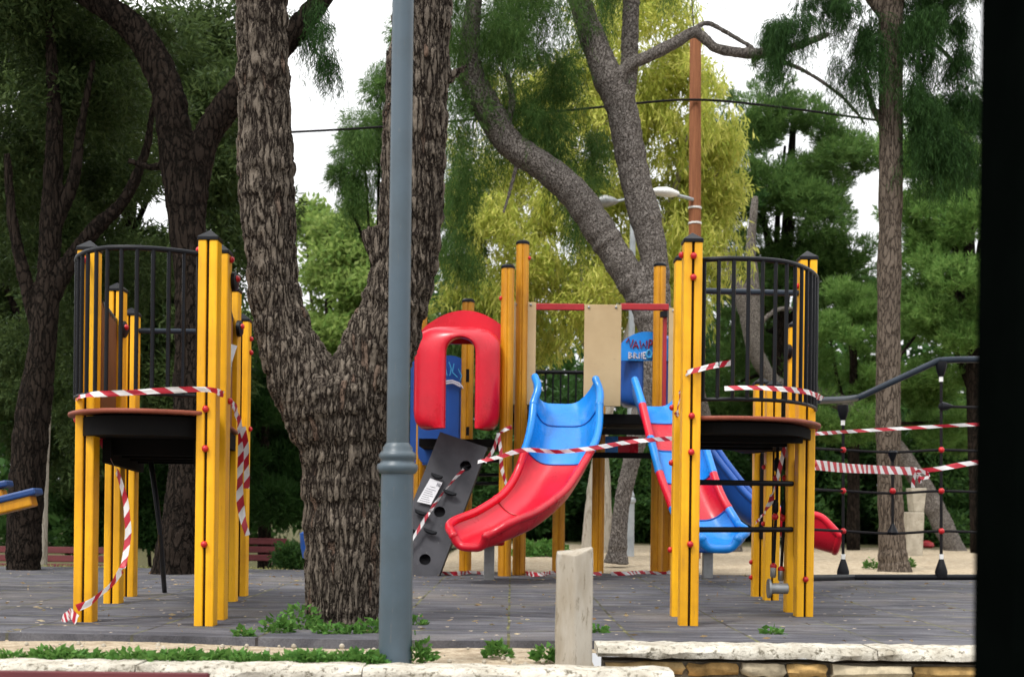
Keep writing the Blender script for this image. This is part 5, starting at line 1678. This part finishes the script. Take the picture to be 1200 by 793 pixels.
for i, (px, py, s, w) in enumerate([(352, 742, .98, 'big leafy weed left of the forked trunk foot'), (325, 747, .7, 'small weed at the mat edge left of the forked trunk'), (384, 748, .55, 'weed against the front of the forked trunk'), (410, 748, .5, 'weed at the right front of the forked trunk'), (436, 747, .6, 'weed between the forked trunk and the lamp post'), (486, 776, .7, 'weed at the foot of the blue grey lamp post'), (487, 738, .45, 'small weed right of the lamp post on the mat edge'), (700, 748, .45, 'weed beside the broken concrete post'), (583, 768, .42, 'weed on the sand in the middle of the kerb'), (640, 773, .42, 'weed at the left foot of the concrete post'), (285, 752, .4, 'tiny weed on the sand left of the forked trunk'), (1020, 665, .7, 'weed left of the brown trunk on the gravel'), (1064, 664, .7, 'weed right of the brown trunk on the gravel'), (245, 668, .9, 'weed at the dark trunk behind the left tower'), (905, 750, .42, 'tiny weed by the coping under the right tower')]):
    weed(w, px, py, s)
# moss and grass strips at the far edge of the play floor
pts = [(rw.uniform(-6.2, -2.2), 11.95 + rw.uniform(-.05, .4), rw.uniform(.4, .9)) for _ in range(110)] + [(rw.uniform(-.2, 6), 11.98 + rw.uniform(0, .1), rw.uniform(.2, .45)) for _ in range(30)]
tag(leaf_object('grass', weed_patch(pts, 60, .16, .025, .035, .01), 'dry_grass'), 'thin grass and moss along the far edge of the play floor', 'grass', kind='stuff')
m_ = 1500
lx = RNG.uniform(-6, 6, m_); ly = RNG.uniform(5.72, 11.8, m_)
keep_ = RNG.random(m_) < np.exp(-np.abs(lx + .9) * .22)
lx, ly = lx[keep_], ly[keep_]; m_ = len(lx)
P_ = np.stack([lx, ly, np.full(m_, .009)], 1)
dr_ = nrmz(np.stack([RNG.normal(size=m_), RNG.normal(size=m_), RNG.uniform(-.02, .12, m_)], 1))
tag(leaf_object('leaf_litter', leaf_arrays(P_, dr_, RNG.uniform(.015, .06, m_), RNG.uniform(.004, .014, m_)), 'fallen_leaves'), 'fallen needles and dry leaf bits on the rubber floor', 'litter', kind='stuff')
# pebbles and litter on the sand strip
mb = MB()
for i in range(160):
    x = rw.uniform(-3.2, .25); y = rw.uniform(5.0, 5.66); r = rw.uniform(.004, .013)
    mb.ball((x, y, -.032 + r * .4), r, 6)
tag(mb.build('gravel', 'concrete', None, smooth=False), 'small pebbles scattered on the sand strip', 'gravel', kind='stuff')

# ------------------------------------------------------------------ world, sun, render
w = bpy.data.worlds.new('World'); scn.world = w
w.use_nodes = True
nt = w.node_tree
bg = nt.nodes['Background']
sky = N(nt, 'ShaderNodeTexSky', sky_type='NISHITA')
sky.sun_disc = False
SUN_EL, SUN_AZ = math.radians(56), math.radians(222)
sky.sun_elevation = SUN_EL
sky.sun_rotation = SUN_AZ
sky.air_density = 1.0; sky.dust_density = 6.0; sky.ozone_density = 1.0
hs = N(nt, 'ShaderNodeHueSaturation'); hs.inputs['Saturation'].default_value = .18
L(nt, sky.outputs[0], hs.inputs['Color'])
# thin even cloud cover
tcw = N(nt, 'ShaderNodeTexCoord')
cl = noise(nt, tcw.outputs['Generated'], 2.2, 5, .6)
cloud = ramp(nt, cl, [(.3, (8.2, 8.3, 8.5)), (.7, (10.4, 10.4, 10.4))])
sepw = N(nt, 'ShaderNodeSeparateXYZ'); L(nt, tcw.outputs['Generated'], sepw.inputs[0])
zen = math_(nt, 'ADD', math_(nt, 'MULTIPLY', math_(nt, 'MAXIMUM', sepw.outputs[2], 0.0), 1.25), .60)
cmb = N(nt, 'ShaderNodeCombineXYZ')
for i_ in range(3): L(nt, zen, cmb.inputs[i_])
L(nt, mixrgb(nt, 1.0, mixrgb(nt, .8, hs.outputs[0], cloud), cmb.outputs[0], 'MULTIPLY'), bg.inputs['Color'])
bg.inputs['Strength'].default_value = .15
sd = bpy.data.lights.new('sun', 'SUN'); so = bpy.data.objects.new('sun', sd); COL.objects.link(so)
sd.energy = 2.0; sd.angle = math.radians(11); sd.color = (1, .97, .92)
d = Vector((math.sin(SUN_AZ) * math.cos(SUN_EL), math.cos(SUN_AZ) * math.cos(SUN_EL), math.sin(SUN_EL)))
so.rotation_euler = d.to_track_quat('Z', 'Y').to_euler()
scn.view_settings.view_transform = 'Standard'
scn.view_settings.look = 'None'
scn.view_settings.gamma = 1
scn.view_settings.exposure = .32
scn.render.engine = 'CYCLES'
cy = scn.cycles
cy.max_bounces = 4; cy.diffuse_bounces = 2; cy.glossy_bounces = 2; cy.transmission_bounces = 2; cy.transparent_max_bounces = 4
cy.use_adaptive_sampling = True; cy.adaptive_threshold = .02
cy.use_denoising = True
try: cy.denoiser = 'OPENIMAGEDENOISE'
except Exception: pass
cy.sample_clamp_indirect = 6
